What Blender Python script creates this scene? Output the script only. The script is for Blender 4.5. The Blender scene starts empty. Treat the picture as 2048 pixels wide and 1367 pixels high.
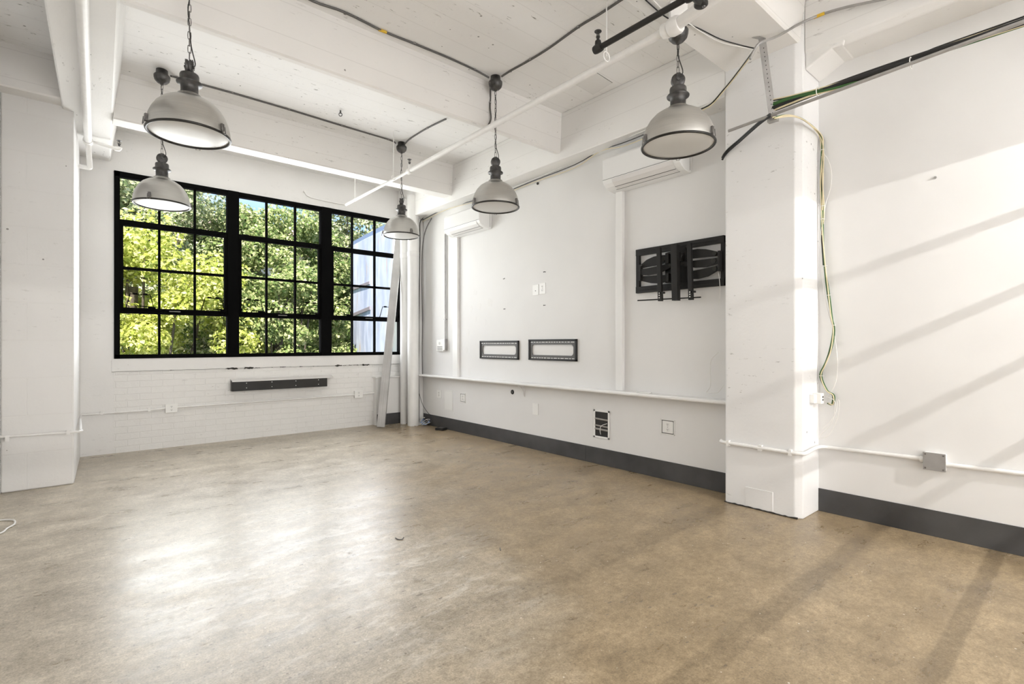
import bpy, math, random
import numpy as np
from mathutils import Vector, Matrix
C = bpy.context.scene.collection
R = random.Random(7)
PI = math.pi
# ------------------------------------------------------------------ camera
F = 1015.0; U0 = 1024.0; V0 = 688.0; H = 1.2; YAW = math.radians(40.57)
SA, CA = math.sin(YAW), math.cos(YAW)
cam = bpy.data.objects.new('camera', bpy.data.cameras.new('camera')); C.objects.link(cam)
cam.location = (0, 0, H); cam.rotation_euler = (PI/2, 0, -YAW)
cam.data.sensor_width = 36; cam.data.lens = 36*F/2048
cam.data.shift_y = (V0-683.5)/2048
cam.data.clip_start = 0.05; cam.data.clip_end = 200
sc = bpy.context.scene; sc.camera = cam
sc.view_settings.view_transform = 'Standard'; sc.view_settings.look = 'None'
sc.view_settings.exposure = 0.36; sc.view_settings.gamma = 1.0; sc.view_settings.use_curve_mapping = False
# ------------------------------------------------------------------ world
w = bpy.data.worlds.new('world'); sc.world = w; w.use_nodes = True
nt = w.node_tree; nt.nodes.clear()
wo = nt.nodes.new('ShaderNodeOutputWorld'); bg = nt.nodes.new('ShaderNodeBackground')
tc = nt.nodes.new('ShaderNodeTexCoord'); nz = nt.nodes.new('ShaderNodeTexNoise'); nz.inputs['Scale'].default_value = 5; nz.inputs['Detail'].default_value = 6
mpw = nt.nodes.new('ShaderNodeMapping'); mpw.inputs['Scale'].default_value = (1, 1, 4)
cr = nt.nodes.new('ShaderNodeValToRGB'); cr.color_ramp.elements[0].position = .42; cr.color_ramp.elements[1].position = .68
cr.color_ramp.elements[0].color = (.27, .45, .76, 1); cr.color_ramp.elements[1].color = (.55, .62, .70, 1)
nt.links.new(tc.outputs['Generated'], mpw.inputs[0]); nt.links.new(mpw.outputs[0], nz.inputs[0])
nt.links.new(nz.outputs['Fac'], cr.inputs[0]); nt.links.new(cr.outputs[0], bg.inputs[0]); nt.links.new(bg.outputs[0], wo.inputs[0])
bg.inputs[1].default_value = 1.6
# ------------------------------------------------------------------ lights
def light(name, kind, loc, aim, energy, color=(1, 1, 1), **kw):
    l = bpy.data.lights.new(name, kind); l.energy = energy; l.color = color
    for k, v in kw.items(): setattr(l, k, v)
    o = bpy.data.objects.new(name, l); C.objects.link(o); o.location = loc
    d = Vector(aim)-Vector(loc); o.rotation_euler = d.to_track_quat('-Z', 'Y').to_euler()
    return o
# sun high behind the building, lights the trees outside
light('sun', 'SUN', (-10, -2, 34), (2, 14, 0), 13.0, (1, .95, .86), angle=.01)
# daylight entering through the steel window in the far wall
light('window_daylight', 'AREA', (2.06, 7.34, 2.07), (2.06, 3.2, 3.0), 150, (.97, .985, 1), shape='RECTANGLE', size=3.5, size_y=2.0)
# added fill light behind the camera; the rear wall has no windows
light('rear_fill', 'AREA', (1.6, -4.3, 1.1), (1.4, -2.8, 3.7), 265, (.985, .99, 1), shape='RECTANGLE', size=3.8, size_y=1.9)
# bright lamp behind the glazed partition, its bars throw the slanted shadows
light('rear_lamp', 'AREA', (3.25, -1.8, 2.6), (2.6, 2.0, -.4), 50, (1, .985, .96), shape='DISK', size=.016)

# ------------------------------------------------------------------ helpers
def at(u, v, x=None, y=None, z=None):
    """point of a real plane (x=, y= or z= constant) seen in direction u, v"""
    k = (u-U0)/F; q = (V0-v)/F
    d = (SA+CA*k, CA-SA*k, q)
    if x is not None: t = x/d[0]
    elif y is not None: t = y/d[1]
    else: t = (z-H)/d[2]
    return Vector((d[0]*t, d[1]*t, H+d[2]*t))

class MB:
    def __init__(s): s.v = []; s.f = []; s.sm = []
    def add(s, vs, fs, smooth=False):
        b = len(s.v); s.v += [tuple(p) for p in vs]
        for f in fs: s.f.append(tuple(b+i for i in f)); s.sm.append(smooth)
        return s
    def box(s, x0, x1, y0, y1, z0, z1):
        x0, x1 = sorted((x0, x1)); y0, y1 = sorted((y0, y1)); z0, z1 = sorted((z0, z1))
        return s.add([(x0, y0, z0), (x1, y0, z0), (x1, y1, z0), (x0, y1, z0), (x0, y0, z1), (x1, y0, z1), (x1, y1, z1), (x0, y1, z1)],
                     [(3, 2, 1, 0), (4, 5, 6, 7), (0, 1, 5, 4), (1, 2, 6, 5), (2, 3, 7, 6), (3, 0, 4, 7)])
    def prism(s, pts, off):
        """extrude a planar polygon (3-D points) by the offset vector"""
        n = len(pts); off = Vector(off)
        vs = [Vector(p) for p in pts] + [Vector(p)+off for p in pts]
        fs = [tuple(range(n)), tuple(range(2*n-1, n-1, -1))] + [(i, i+n, (i+1) % n+n, (i+1) % n) for i in range(n)]
        return s.add(vs, fs)
    def tube(s, pts, r, n=10, smooth=2, cap=True):
        pts = [Vector(p) for p in pts]
        if smooth and len(pts) > 2: pts = catmull(pts, smooth)
        rs = r if isinstance(r, (list, tuple)) else [r]*len(pts)
        vs = []; m = len(pts); prev = None
        for i, p in enumerate(pts):
            t = (pts[min(i+1, m-1)]-pts[max(i-1, 0)]).normalized()
            if prev is None:
                a = Vector((0, 0, 1)) if abs(t.z) < .9 else Vector((1, 0, 0))
                nn = t.cross(a).normalized()
            else:
                nn = prev-t*prev.dot(t)
                nn = nn.normalized() if nn.length > 1e-6 else t.orthogonal().normalized()
            prev = nn; b = t.cross(nn)
            for k in range(n):
                a = 2*PI*k/n; vs.append(p+(nn*math.cos(a)+b*math.sin(a))*rs[i])
        fs = [(i*n+k, i*n+(k+1) % n, (i+1)*n+(k+1) % n, (i+1)*n+k) for i in range(m-1) for k in range(n)]
        s.add(vs, fs, True)
        if cap: s.add(vs[:n], [tuple(range(n))][::-1]); s.add(vs[-n:], [tuple(range(n))])
        return s
    def lathe(s, prof, c=(0, 0, 0), n=40, axis='z', smooth=True):
        c = Vector(c); vs = []
        for r, h in prof:
            for k in range(n):
                a = 2*PI*k/n; q = (r*math.cos(a), r*math.sin(a))
                p = {'z': (q[0], q[1], h), 'x': (h, q[0], q[1]), 'y': (q[1], h, q[0])}[axis]
                vs.append(c+Vector(p))
        m = len(prof)
        s.add(vs, [(i*n+k, i*n+(k+1) % n, (i+1)*n+(k+1) % n, (i+1)*n+k) for i in range(m-1) for k in range(n)], smooth)
        return s
    def disc(s, r, h, c=(0, 0, 0), n=40, axis='z'):
        return s.lathe([(1e-4, h), (r, h)], c, n, axis)
    def cyl(s, c, r, h, axis='z', n=20):
        s.lathe([(1e-4, 0), (r, 0)], c, n, axis, False); s.lathe([(r, 0), (r, h)], c, n, axis); return s.lathe([(r, h), (1e-4, h)], c, n, axis, False)
    def torus(s, c, R_, r, axis='z', n=36, m=8, stretch=0, rot=None):
        vs = []
        for i in range(n):
            a = 2*PI*i/n
            for k in range(m):
                b = 2*PI*k/m
                x = (R_+r*math.cos(b))*math.cos(a); y = (R_+r*math.cos(b))*math.sin(a); z = r*math.sin(b)
                y += stretch*(1 if math.sin(a) > 0.01 else (-1 if math.sin(a) < -.01 else 0))
                p = {'z': (x, y, z), 'x': (z, x, y), 'y': (x, z, y)}[axis]
                p = Vector(p)
                if rot: p = rot @ p
                vs.append(Vector(c)+p)
        fs = [(i*m+k, i*m+(k+1) % m, ((i+1) % n)*m+(k+1) % m, ((i+1) % n)*m+k) for i in range(n) for k in range(m)]
        return s.add(vs, fs, True)
    def build(s, name, mat, parent=None, bevel=0, origin=None):
        me = bpy.data.meshes.new(name)
        vs = s.v
        if origin is not None:
            o_ = Vector(origin); vs = [tuple(Vector(p)-o_) for p in vs]
        me.from_pydata(vs, [], s.f)
        me.polygons.foreach_set('use_smooth', s.sm)
        me.materials.append(mat)
        me.update()
        import bmesh
        bm = bmesh.new(); bm.from_mesh(me); bmesh.ops.recalc_face_normals(bm, faces=bm.faces); bm.to_mesh(me); bm.free()
        o = bpy.data.objects.new(name, me); C.objects.link(o)
        if origin is not None: o.location = origin
        if parent is not None: o.parent = parent
        if bevel:
            b = o.modifiers.new('bevel', 'BEVEL'); b.width = bevel; b.segments = 2; b.limit_method = 'ANGLE'
        return o

def catmull(p, k):
    out = []
    n = len(p)
    for i in range(n-1):
        p0, p1, p2, p3 = p[max(i-1, 0)], p[i], p[i+1], p[min(i+2, n-1)]
        for j in range(k+1):
            t = j/(k+1)
            out.append(.5*((2*p1)+(p2-p0)*t+(2*p0-5*p1+4*p2-p3)*t*t+(3*p1-p0-3*p2+p3)*t**3))
    out.append(p[-1]); return out

def tag(o, label=None, cat=None, group=None, kind=None):
    if label: o['label'] = label
    if cat: o['category'] = cat
    if group: o['group'] = group
    if kind: o['kind'] = kind
    return o
def empty(name, loc, rz=0):
    o = bpy.data.objects.new(name, None); C.objects.link(o); o.location = loc; o.rotation_euler = (0, 0, rz); return o

# ------------------------------------------------------------------ materials
def new_mat(name):
    m = bpy.data.materials.new(name); m.use_nodes = True
    n = m.node_tree; b = n.nodes['Principled BSDF']
    return m, n, b
def N(n, t, **kw):
    x = n.nodes.new(t)
    for k, v in kw.items():
        if k in x.inputs: x.inputs[k].default_value = v
        else: setattr(x, k, v)
    return x
def ramp(n, src, a, b, c0=(0, 0, 0, 1), c1=(1, 1, 1, 1)):
    r = n.nodes.new('ShaderNodeValToRGB'); r.color_ramp.elements[0].position = a; r.color_ramp.elements[1].position = b
    r.color_ramp.elements[0].color = c0; r.color_ramp.elements[1].color = c1
    n.links.new(src, r.inputs[0]); return r.outputs[0]
def mixc(n, fac, a, b):
    x = n.nodes.new('ShaderNodeMix'); x.data_type = 'RGBA'
    for s, i in ((fac, 0), (a, 6), (b, 7)):
        if hasattr(s, 'is_linked'): n.links.new(s, x.inputs[i])
        else: x.inputs[i].default_value = s
    return x.outputs[2]
def math_(n, op, a, b=0.):
    x = n.nodes.new('ShaderNodeMath'); x.operation = op
    for s, i in ((a, 0), (b, 1)):
        if hasattr(s, 'is_linked'): n.links.new(s, x.inputs[i])
        else: x.inputs[i].default_value = s
    return x.outputs[0]
def simple(name, col, rough=.5, metal=0., vary=.0, scale=20, bump=0.):
    m, n, b = new_mat(name)
    b.inputs['Base Color'].default_value = (*col, 1); b.inputs['Roughness'].default_value = rough; b.inputs['Metallic'].default_value = metal
    if vary or bump:
        tcn = N(n, 'ShaderNodeTexCoord'); nz = N(n, 'ShaderNodeTexNoise', Scale=scale, Detail=4.)
        n.links.new(tcn.outputs['Object'], nz.inputs[0])
        if vary:
            c0 = tuple(c*(1-vary) for c in col)+(1,); c1 = tuple(min(1, c*(1+vary)) for c in col)+(1,)
            n.links.new(ramp(n, nz.outputs['Fac'], .3, .7, c0, c1), b.inputs['Base Color'])
        if bump:
            bp = N(n, 'ShaderNodeBump', Strength=bump, Distance=.004); n.links.new(nz.outputs['Fac'], bp.inputs['Height']); n.links.new(bp.outputs[0], b.inputs['Normal'])
    return m
def paint(name, col=(.80, .785, .765), specks=1., brick=None, axis='xz', rough=.55, lump=.25, board=False, streak=0.):
    """white painted concrete / masonry with chips and faint dirt"""
    m, n, b = new_mat(name)
    tcn = N(n, 'ShaderNodeTexCoord'); co = tcn.outputs['Object']
    big = N(n, 'ShaderNodeTexNoise', Scale=1.6, Detail=5.); n.links.new(co, big.inputs[0])
    c = mixc(n, ramp(n, big.outputs['Fac'], .35, .7), (*[x*.955 for x in col], 1), (*col, 1))
    height = None
    fine = N(n, 'ShaderNodeTexNoise', Scale=55., Detail=4.); n.links.new(co, fine.inputs[0])
    mid = N(n, 'ShaderNodeTexNoise', Scale=9., Detail=3.); n.links.new(co, mid.inputs[0])
    height = math_(n, 'ADD', math_(n, 'MULTIPLY', fine.outputs['Fac'], .25), math_(n, 'MULTIPLY', mid.outputs['Fac'], .9))
    if specks:
        v = N(n, 'ShaderNodeTexVoronoi', Scale=14.); n.links.new(co, v.inputs['Vector'])
        dsp = N(n, 'ShaderNodeTexNoise', Scale=60., Detail=2.); n.links.new(co, dsp.inputs[0])
        dd = math_(n, 'ADD', v.outputs['Distance'], math_(n, 'MULTIPLY', math_(n, 'SUBTRACT', dsp.outputs['Fac'], .5), .12))
        sep = N(n, 'ShaderNodeSeparateColor'); n.links.new(v.outputs['Color'], sep.inputs[0])
        rad = math_(n, 'MULTIPLY', math_(n, 'GREATER_THAN', sep.outputs[0], 1-.14*specks), math_(n, 'MULTIPLY', sep.outputs[1], .12))
        dot = math_(n, 'LESS_THAN', dd, rad)
        c = mixc(n, math_(n, 'MULTIPLY', dot, .75), c, (.16, .145, .13, 1))
        height = math_(n, 'SUBTRACT', height, math_(n, 'MULTIPLY', dot, .6))
        # scratchy chips stretched along the boards
        mp = N(n, 'ShaderNodeMapping'); mp.inputs['Scale'].default_value = (2.2, 7., 9.) if axis != 'yz' else (7., 2.2, 9.)
        n.links.new(co, mp.inputs[0]); s2 = N(n, 'ShaderNodeTexNoise', Scale=4.5, Detail=9., Roughness=.72); n.links.new(mp.outputs[0], s2.inputs[0])
        msk = N(n, 'ShaderNodeTexNoise', Scale=1.3, Detail=2.); n.links.new(co, msk.inputs[0])
        ch = math_(n, 'MULTIPLY', ramp(n, s2.outputs['Fac'], .615, .65), ramp(n, msk.outputs['Fac'], .46, .60))
        c = mixc(n, math_(n, 'MULTIPLY', ch, min(1, .5*specks)), c, (.25, .23, .20, 1))
    if board:
        sx = N(n, 'ShaderNodeSeparateXYZ'); n.links.new(co, sx.inputs[0])
        wv = math_(n, 'PINGPONG', math_(n, 'ADD', sx.outputs[board], math_(n, 'MULTIPLY', mid.outputs['Fac'], .006)), .11)
        ln = math_(n, 'LESS_THAN', wv, .0025)
        c = mixc(n, math_(n, 'MULTIPLY', ln, .16), c, (.3, .28, .25, 1)); height = math_(n, 'SUBTRACT', height, math_(n, 'MULTIPLY', ln, .7))
    if brick:
        bw, bh, depth = brick
        sx = N(n, 'ShaderNodeSeparateXYZ'); n.links.new(co, sx.inputs[0]); cb = N(n, 'ShaderNodeCombineXYZ')
        wob = math_(n, 'MULTIPLY', mid.outputs['Fac'], .015)
        n.links.new(math_(n, 'ADD', sx.outputs[0], wob), cb.inputs[0]); n.links.new(math_(n, 'ADD', sx.outputs[2], wob), cb.inputs[1])
        bt = N(n, 'ShaderNodeTexBrick', Scale=1.); bt.inputs['Brick Width'].default_value = bw; bt.inputs['Row Height'].default_value = bh
        bt.inputs['Mortar Size'].default_value = .006; bt.inputs['Mortar Smooth'].default_value = .6
        n.links.new(cb.outputs[0], bt.inputs['Vector'])
        height = math_(n, 'SUBTRACT', height, math_(n, 'MULTIPLY', bt.outputs['Fac'], depth))
        c = mixc(n, math_(n, 'MULTIPLY', bt.outputs['Fac'], .035*min(1, depth)), c, (.35, .32, .28, 1))
    bp = N(n, 'ShaderNodeBump', Strength=lump, Distance=.01); n.links.new(height, bp.inputs['Height']); n.links.new(bp.outputs[0], b.inputs['Normal'])
    n.links.new(c, b.inputs['Base Color']); b.inputs['Roughness'].default_value = rough
    b.inputs['Specular IOR Level'].default_value = .3
    return m

M = {}
M['ceil'] = paint('white_board_marked_ceiling_paint', (.94, .93, .915), 2.0, axis='xz', board=1)
M['beam'] = paint('white_board_marked_beam_paint', (.86, .84, .81), 1.0, axis='xz', board=2)
M['girder'] = paint('white_girder_paint', (.86, .845, .82), 1.0, axis='yz', board=2)
M['wall'] = paint('white_wall_paint', (.82, .805, .785), .35)
M['smooth'] = paint('smooth_white_wall_paint', (.80, .788, .77), 0, lump=.05)
M['pillar'] = paint('painted_concrete_pillar', (.82, .81, .80), 1.5, axis='yz')
M['brick'] = paint('white_painted_brick', (.82, .805, .78), .9, brick=(.215, .072, 1.3), lump=.35)
M['block'] = paint('white_painted_block', (.82, .805, .785), .5, brick=(.62, .31, .55), lump=.25)
M['trim'] = simple('gloss_white_trim_paint', (.84, .83, .81), .35)
M['plate'] = simple('white_plastic_plate', (.85, .84, .81), .35)
M['pipe_white'] = simple('white_painted_pipe', (.84, .825, .80), .4, vary=.03, bump=.1)
M['column_pipe'] = simple('white_painted_column_pipe', (.82, .81, .79), .42, vary=.03, scale=6, bump=.15)
M['acw'] = simple('white_ac_plastic', (.84, .835, .82), .3)
M['acgrey'] = simple('pale_grey_ac_plastic', (.72, .70, .68), .35)
M['black'] = simple('black_powder_coat', (.022, .021, .02), .42)
M['blackmetal'] = simple('black_heater_metal', (.03, .028, .026), .38, vary=.3, scale=3)
def flatblack():
    m, n, b = new_mat('black_window_steel'); n.nodes.remove(b); d = N(n, 'ShaderNodeBsdfDiffuse'); d.inputs[0].default_value = (.006, .006, .006, 1); n.links.new(d.outputs[0], n.nodes['Material Output'].inputs[0]); return m
M['frame'] = flatblack()
def frosted():
    m, n, b = new_mat('frosted_transom_glass'); n.nodes.remove(b); d = N(n, 'ShaderNodeBsdfTranslucent'); d.inputs[0].default_value = (.85, .85, .85, 1); n.links.new(d.outputs[0], n.nodes['Material Output'].inputs[0]); return m
M['frosted'] = frosted()
for k_ in ('black', 'blackmetal'): M[k_].node_tree.nodes['Principled BSDF'].inputs['Specular IOR Level'].default_value = .22
M['inner'] = simple('grey_inner_pipe', (.33, .31, .28), .6)  # darker grey for the pipes inside the recessed box
M['rubber'] = None
M['galv'] = simple('galvanized_steel', (.42, .41, .40), .42, .7, vary=.12, scale=14)
M['conduit'] = simple('grey_armoured_cable', (.13, .125, .12), .45, .4)
M['antique'] = simple('antique_iron', (.085, .082, .08), .42, .6, vary=.65, scale=16, bump=.3)
M['rim'] = simple('dark_rim_steel', (.045, .043, .04), .35, .7)
M['steel'] = simple('link_steel', (.20, .19, .185), .35, .8)
M['cord'] = simple('black_cord', (.015, .015, .015), .5)
M['wcord'] = simple('white_cord', (.80, .78, .74), .5)
M['ycord'] = simple('cream_cord', (.74, .64, .42), .5)
M['gcord'] = simple('green_cord', (.04, .12, .03), .45)
M['bcord'] = simple('blue_cord', (.25, .42, .75), .45)
M['yellow'] = simple('yellow_tape', (.75, .48, .04), .5)
M['dark'] = simple('dark_recess', (.03, .028, .025), .8)
M['greybox'] = simple('grey_cover_plate', (.38, .37, .36), .4, .4, vary=.05)
M['smudge'] = simple('grey_wall_smudge', (.62, .60, .57), .6)
M['hole'] = simple('dark_screw_hole', (.04, .035, .03), .7)
M['whitepipe_spk'] = M['pipe_white']

def brushed():
    m, n, b = new_mat('brushed_lamp_shade')
    tcn = N(n, 'ShaderNodeTexCoord'); mp = N(n, 'ShaderNodeMapping'); mp.inputs['Scale'].default_value = (1, 1, 40)
    n.links.new(tcn.outputs['Object'], mp.inputs[0]); nz = N(n, 'ShaderNodeTexNoise', Scale=6., Detail=6.); n.links.new(mp.outputs[0], nz.inputs[0])
    n.links.new(ramp(n, nz.outputs['Fac'], .3, .7, (.52, .51, .49, 1), (.60, .59, .56, 1)), b.inputs['Base Color'])
    b.inputs['Metallic'].default_value = .88; b.inputs['Roughness'].default_value = .34; b.inputs['Anisotropic'].default_value = .6
    return m
M['shade'] = brushed()
def glassy():
    m, n, b = new_mat('frosted_diffuser_glass')
    b.inputs['Base Color'].default_value = (.66, .65, .62, 1); b.inputs['Roughness'].default_value = .3
    return m
M['diffuser'] = glassy()
def rubber():
    m, n, b = new_mat('charcoal_vinyl_baseboard')
    tcn = N(n, 'ShaderNodeTexCoord'); nz = N(n, 'ShaderNodeTexNoise', Scale=2.6, Detail=5.); n.links.new(tcn.outputs['Object'], nz.inputs[0])
    n.links.new(ramp(n, nz.outputs['Fac'], .3, .75, (.035, .034, .035, 1), (.085, .083, .082, 1)), b.inputs['Base Color'])
    b.inputs['Roughness'].default_value = .5; return m
M['rubber'] = rubber()
def pane():
    m, n, b = new_mat('window_glass'); n.nodes.remove(b)
    out = n.nodes['Material Output']; tr = N(n, 'ShaderNodeBsdfTransparent'); gl = N(n, 'ShaderNodeBsdfGlossy'); gl.inputs['Roughness'].default_value = .02
    fr = N(n, 'ShaderNodeFresnel', IOR=1.06); mx = N(n, 'ShaderNodeMixShader')
    n.links.new(fr.outputs[0], mx.inputs[0]); n.links.new(tr.outputs[0], mx.inputs[1]); n.links.new(gl.outputs[0], mx.inputs[2]); n.links.new(mx.outputs[0], out.inputs[0])
    return m
M['glass'] = pane()
def floor_mat():
    m, n, b = new_mat('worn_sealed_concrete_floor')
    tcn = N(n, 'ShaderNodeTexCoord'); co = tcn.outputs['Object']
    a = N(n, 'ShaderNodeTexNoise', Scale=.75, Detail=6., Roughness=.6); n.links.new(co, a.inputs[0])
    mp = N(n, 'ShaderNodeMapping'); mp.inputs['Scale'].default_value = (1.0, 2.3, 1); mp.inputs['Rotation'].default_value = (0, 0, .08); n.links.new(co, mp.inputs[0])
    st = N(n, 'ShaderNodeTexNoise', Scale=2.4, Detail=8., Roughness=.66); n.links.new(mp.outputs[0], st.inputs[0])
    fi = N(n, 'ShaderNodeTexNoise', Scale=34., Detail=5., Roughness=.7); n.links.new(co, fi.inputs[0])
    sx = N(n, 'ShaderNodeSeparateXYZ'); n.links.new(co, sx.inputs[0])
    # slab browner towards the right wall, paler left; partly light painted into the colour
    wob = math_(n, 'MULTIPLY', math_(n, 'SUBTRACT', a.outputs['Fac'], .5), 2.4)
    gx = math_(n, 'ADD', math_(n, 'SUBTRACT', sx.outputs[0], math_(n, 'MULTIPLY', sx.outputs[1], .42)), wob)
    c = mixc(n, ramp(n, gx, -.6, 2.6), (.56, .50, .41, 1), (.39, .30, .19, 1))
    n.nodes[-1].name = 'x'
    c = mixc(n, math_(n, 'MULTIPLY', ramp(n, st.outputs['Fac'], .36, .66), .55), (.30, .235, .165, 1), c) if False else c
    def mul(c, src, lo, hi, c0, c1, f=1.):
        dk = N(n, 'ShaderNodeMix'); dk.data_type = 'RGBA'; dk.blend_type = 'MULTIPLY'; dk.inputs[0].default_value = f
        n.links.new(c, dk.inputs[6]); n.links.new(ramp(n, src, lo, hi, c0, c1), dk.inputs[7]); return dk.outputs[2]
    c = mul(c, st.outputs['Fac'], .36, .66, (.80, .79, .77, 1), (1.08, 1.08, 1.08, 1))
    m2 = N(n, 'ShaderNodeTexNoise', Scale=5.5, Detail=8., Roughness=.7); n.links.new(co, m2.inputs[0])
    c = mul(c, m2.outputs['Fac'], .36, .64, (.80, .785, .76, 1), (1.10, 1.10, 1.10, 1))
    c = mul(c, fi.outputs['Fac'], .34, .62, (.76, .75, .73, 1), (1.08, 1.08, 1.08, 1))
    gr2 = N(n, 'ShaderNodeTexNoise', Scale=130., Detail=3., Roughness=.7); n.links.new(co, gr2.inputs[0])
    c = mul(c, gr2.outputs['Fac'], .32, .66, (.72, .71, .69, 1), (1.16, 1.16, 1.16, 1))
    for sc__, den_, rd_, cl_ in ((34., .72, .22, (.17, .135, .10, 1)), (70., .80, .25, (.15, .12, .09, 1)), (48., .93, .2, (.85, .81, .74, 1))):
        vv = N(n, 'ShaderNodeTexVoronoi', Scale=sc__); n.links.new(co, vv.inputs['Vector']); q1 = N(n, 'ShaderNodeSeparateColor'); n.links.new(vv.outputs['Color'], q1.inputs[0])
        tt = math_(n, 'LESS_THAN', vv.outputs['Distance'], math_(n, 'MULTIPLY', math_(n, 'GREATER_THAN', q1.outputs[0], den_), math_(n, 'MULTIPLY', q1.outputs[1], rd_)))
        c = mixc(n, math_(n, 'MULTIPLY', tt, .62), c, cl_)
    # pale dusty smears, also painting in the window's bright patch on the floor
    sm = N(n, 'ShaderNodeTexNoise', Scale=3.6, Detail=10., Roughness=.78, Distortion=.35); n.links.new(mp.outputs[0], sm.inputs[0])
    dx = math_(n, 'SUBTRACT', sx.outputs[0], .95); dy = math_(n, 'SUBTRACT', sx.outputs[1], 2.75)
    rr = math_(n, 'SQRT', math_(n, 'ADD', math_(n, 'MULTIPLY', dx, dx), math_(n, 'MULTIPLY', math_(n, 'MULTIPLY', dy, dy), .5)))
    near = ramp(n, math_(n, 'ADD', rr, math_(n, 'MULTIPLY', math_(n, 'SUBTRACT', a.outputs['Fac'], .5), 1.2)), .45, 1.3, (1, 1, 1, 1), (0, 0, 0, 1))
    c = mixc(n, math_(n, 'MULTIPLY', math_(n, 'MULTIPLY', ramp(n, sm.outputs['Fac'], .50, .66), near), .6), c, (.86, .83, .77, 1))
    # dark pits, oil drops and chips
    v = N(n, 'ShaderNodeTexVoronoi', Scale=15.); n.links.new(mp.outputs[0], v.inputs['Vector'])
    sp = N(n, 'ShaderNodeSeparateColor'); n.links.new(v.outputs['Color'], sp.inputs[0])
    dens = N(n, 'ShaderNodeTexNoise', Scale=1.1, Detail=3.); n.links.new(co, dens.inputs[0])
    rad = math_(n, 'MULTIPLY', math_(n, 'MULTIPLY', math_(n, 'GREATER_THAN', sp.outputs[0], .70), math_(n, 'POWER', sp.outputs[1], 2.)), math_(n, 'MULTIPLY', ramp(n, dens.outputs['Fac'], .40, .60), .34))
    dist = math_(n, 'ADD', v.outputs['Distance'], math_(n, 'MULTIPLY', math_(n, 'SUBTRACT', fi.outputs['Fac'], .5), .3))
    dot = math_(n, 'LESS_THAN', dist, rad)
    c = mixc(n, math_(n, 'MULTIPLY', dot, .6), c, (.13, .105, .08, 1))
    s3 = N(n, 'ShaderNodeTexNoise', Scale=13., Detail=9., Roughness=.75); n.links.new(mp.outputs[0], s3.inputs[0])
    pit = math_(n, 'MULTIPLY', ramp(n, s3.outputs['Fac'], .62, .66), ramp(n, dens.outputs['Fac'], .40, .56))
    c = mixc(n, math_(n, 'MULTIPLY', pit, .55), c, (.15, .125, .10, 1))
    wt = N(n, 'ShaderNodeTexVoronoi', Scale=9.); n.links.new(co, wt.inputs['Vector']); sw = N(n, 'ShaderNodeSeparateColor'); n.links.new(wt.outputs['Color'], sw.inputs[0])
    wd = math_(n, 'LESS_THAN', wt.outputs['Distance'], math_(n, 'MULTIPLY', math_(n, 'GREATER_THAN', sw.outputs[2], .8), .03))
    c = mixc(n, math_(n, 'MULTIPLY', wd, .7), c, (.85, .82, .76, 1))
    # saw cut joint across the slab
    jn = math_(n, 'LESS_THAN', math_(n, 'ABSOLUTE', math_(n, 'SUBTRACT', math_(n, 'ADD', sx.outputs[1], math_(n, 'MULTIPLY', fi.outputs['Fac'], .006)), 3.70)), .005)
    c = mixc(n, math_(n, 'MULTIPLY', jn, .32), c, (.2, .165, .125, 1))
    n.links.new(c, b.inputs['Base Color'])
    b.inputs['Specular IOR Level'].default_value = .5
    n.links.new(ramp(n, st.outputs['Fac'], .3, .7, (.24,)*3+(1,), (.40,)*3+(1,)), b.inputs['Roughness'])
    hh = math_(n, 'SUBTRACT', math_(n, 'ADD', math_(n, 'MULTIPLY', fi.outputs['Fac'], .3), math_(n, 'MULTIPLY', st.outputs['Fac'], .6)), math_(n, 'ADD', dot, pit))
    bp = N(n, 'ShaderNodeBump', Strength=.22, Distance=.004); n.links.new(hh, bp.inputs['Height']); n.links.new(bp.outputs[0], b.inputs['Normal'])
    return m
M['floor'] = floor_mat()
# ------------------------------------------------------------------ setting
XR, XR2, YW, ZC = 3.97, 4.07, 7.09, 3.56       # right wall, right wall near part, window wall, ceiling
XL, YB = -.47, -4.6
ZG, ZB, XG, ZL = 3.09, 3.165, 3.76, 3.20        # girder bottom, beam bottoms, girder face, left girder bottom
WX0, WX1, WZ0, WZ1 = .305, 3.815, 1.04, 3.11    # window opening

def struct(o, label=None):
    o['kind'] = 'structure'
    if label: o['label'] = label
    return o
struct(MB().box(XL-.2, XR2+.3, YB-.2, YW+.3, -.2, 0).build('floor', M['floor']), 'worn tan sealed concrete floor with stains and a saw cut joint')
struct(MB().box(XL-.2, XR2+.3, YB-.2, YW+.3, ZC, ZC+.2).build('ceiling', M['ceil']), 'white painted board-marked concrete ceiling')
# window wall
wf = MB(); T = .28
wf.box(XL-.2, WX0, YW, YW+T, 0, ZC); wf.box(WX1, XR2+.3, YW, YW+T, 0, ZC); wf.box(WX0, WX1, YW, YW+T, WZ1, ZC)
wall_far = struct(wf.build('wall_far', M['wall']), 'white painted far wall around the big steel window')
struct(MB().box(WX0, WX1, YW-.004, YW+T, 0, .905).build('brick_infill', M['brick'], wall_far), 'white painted brick below the window')
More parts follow.
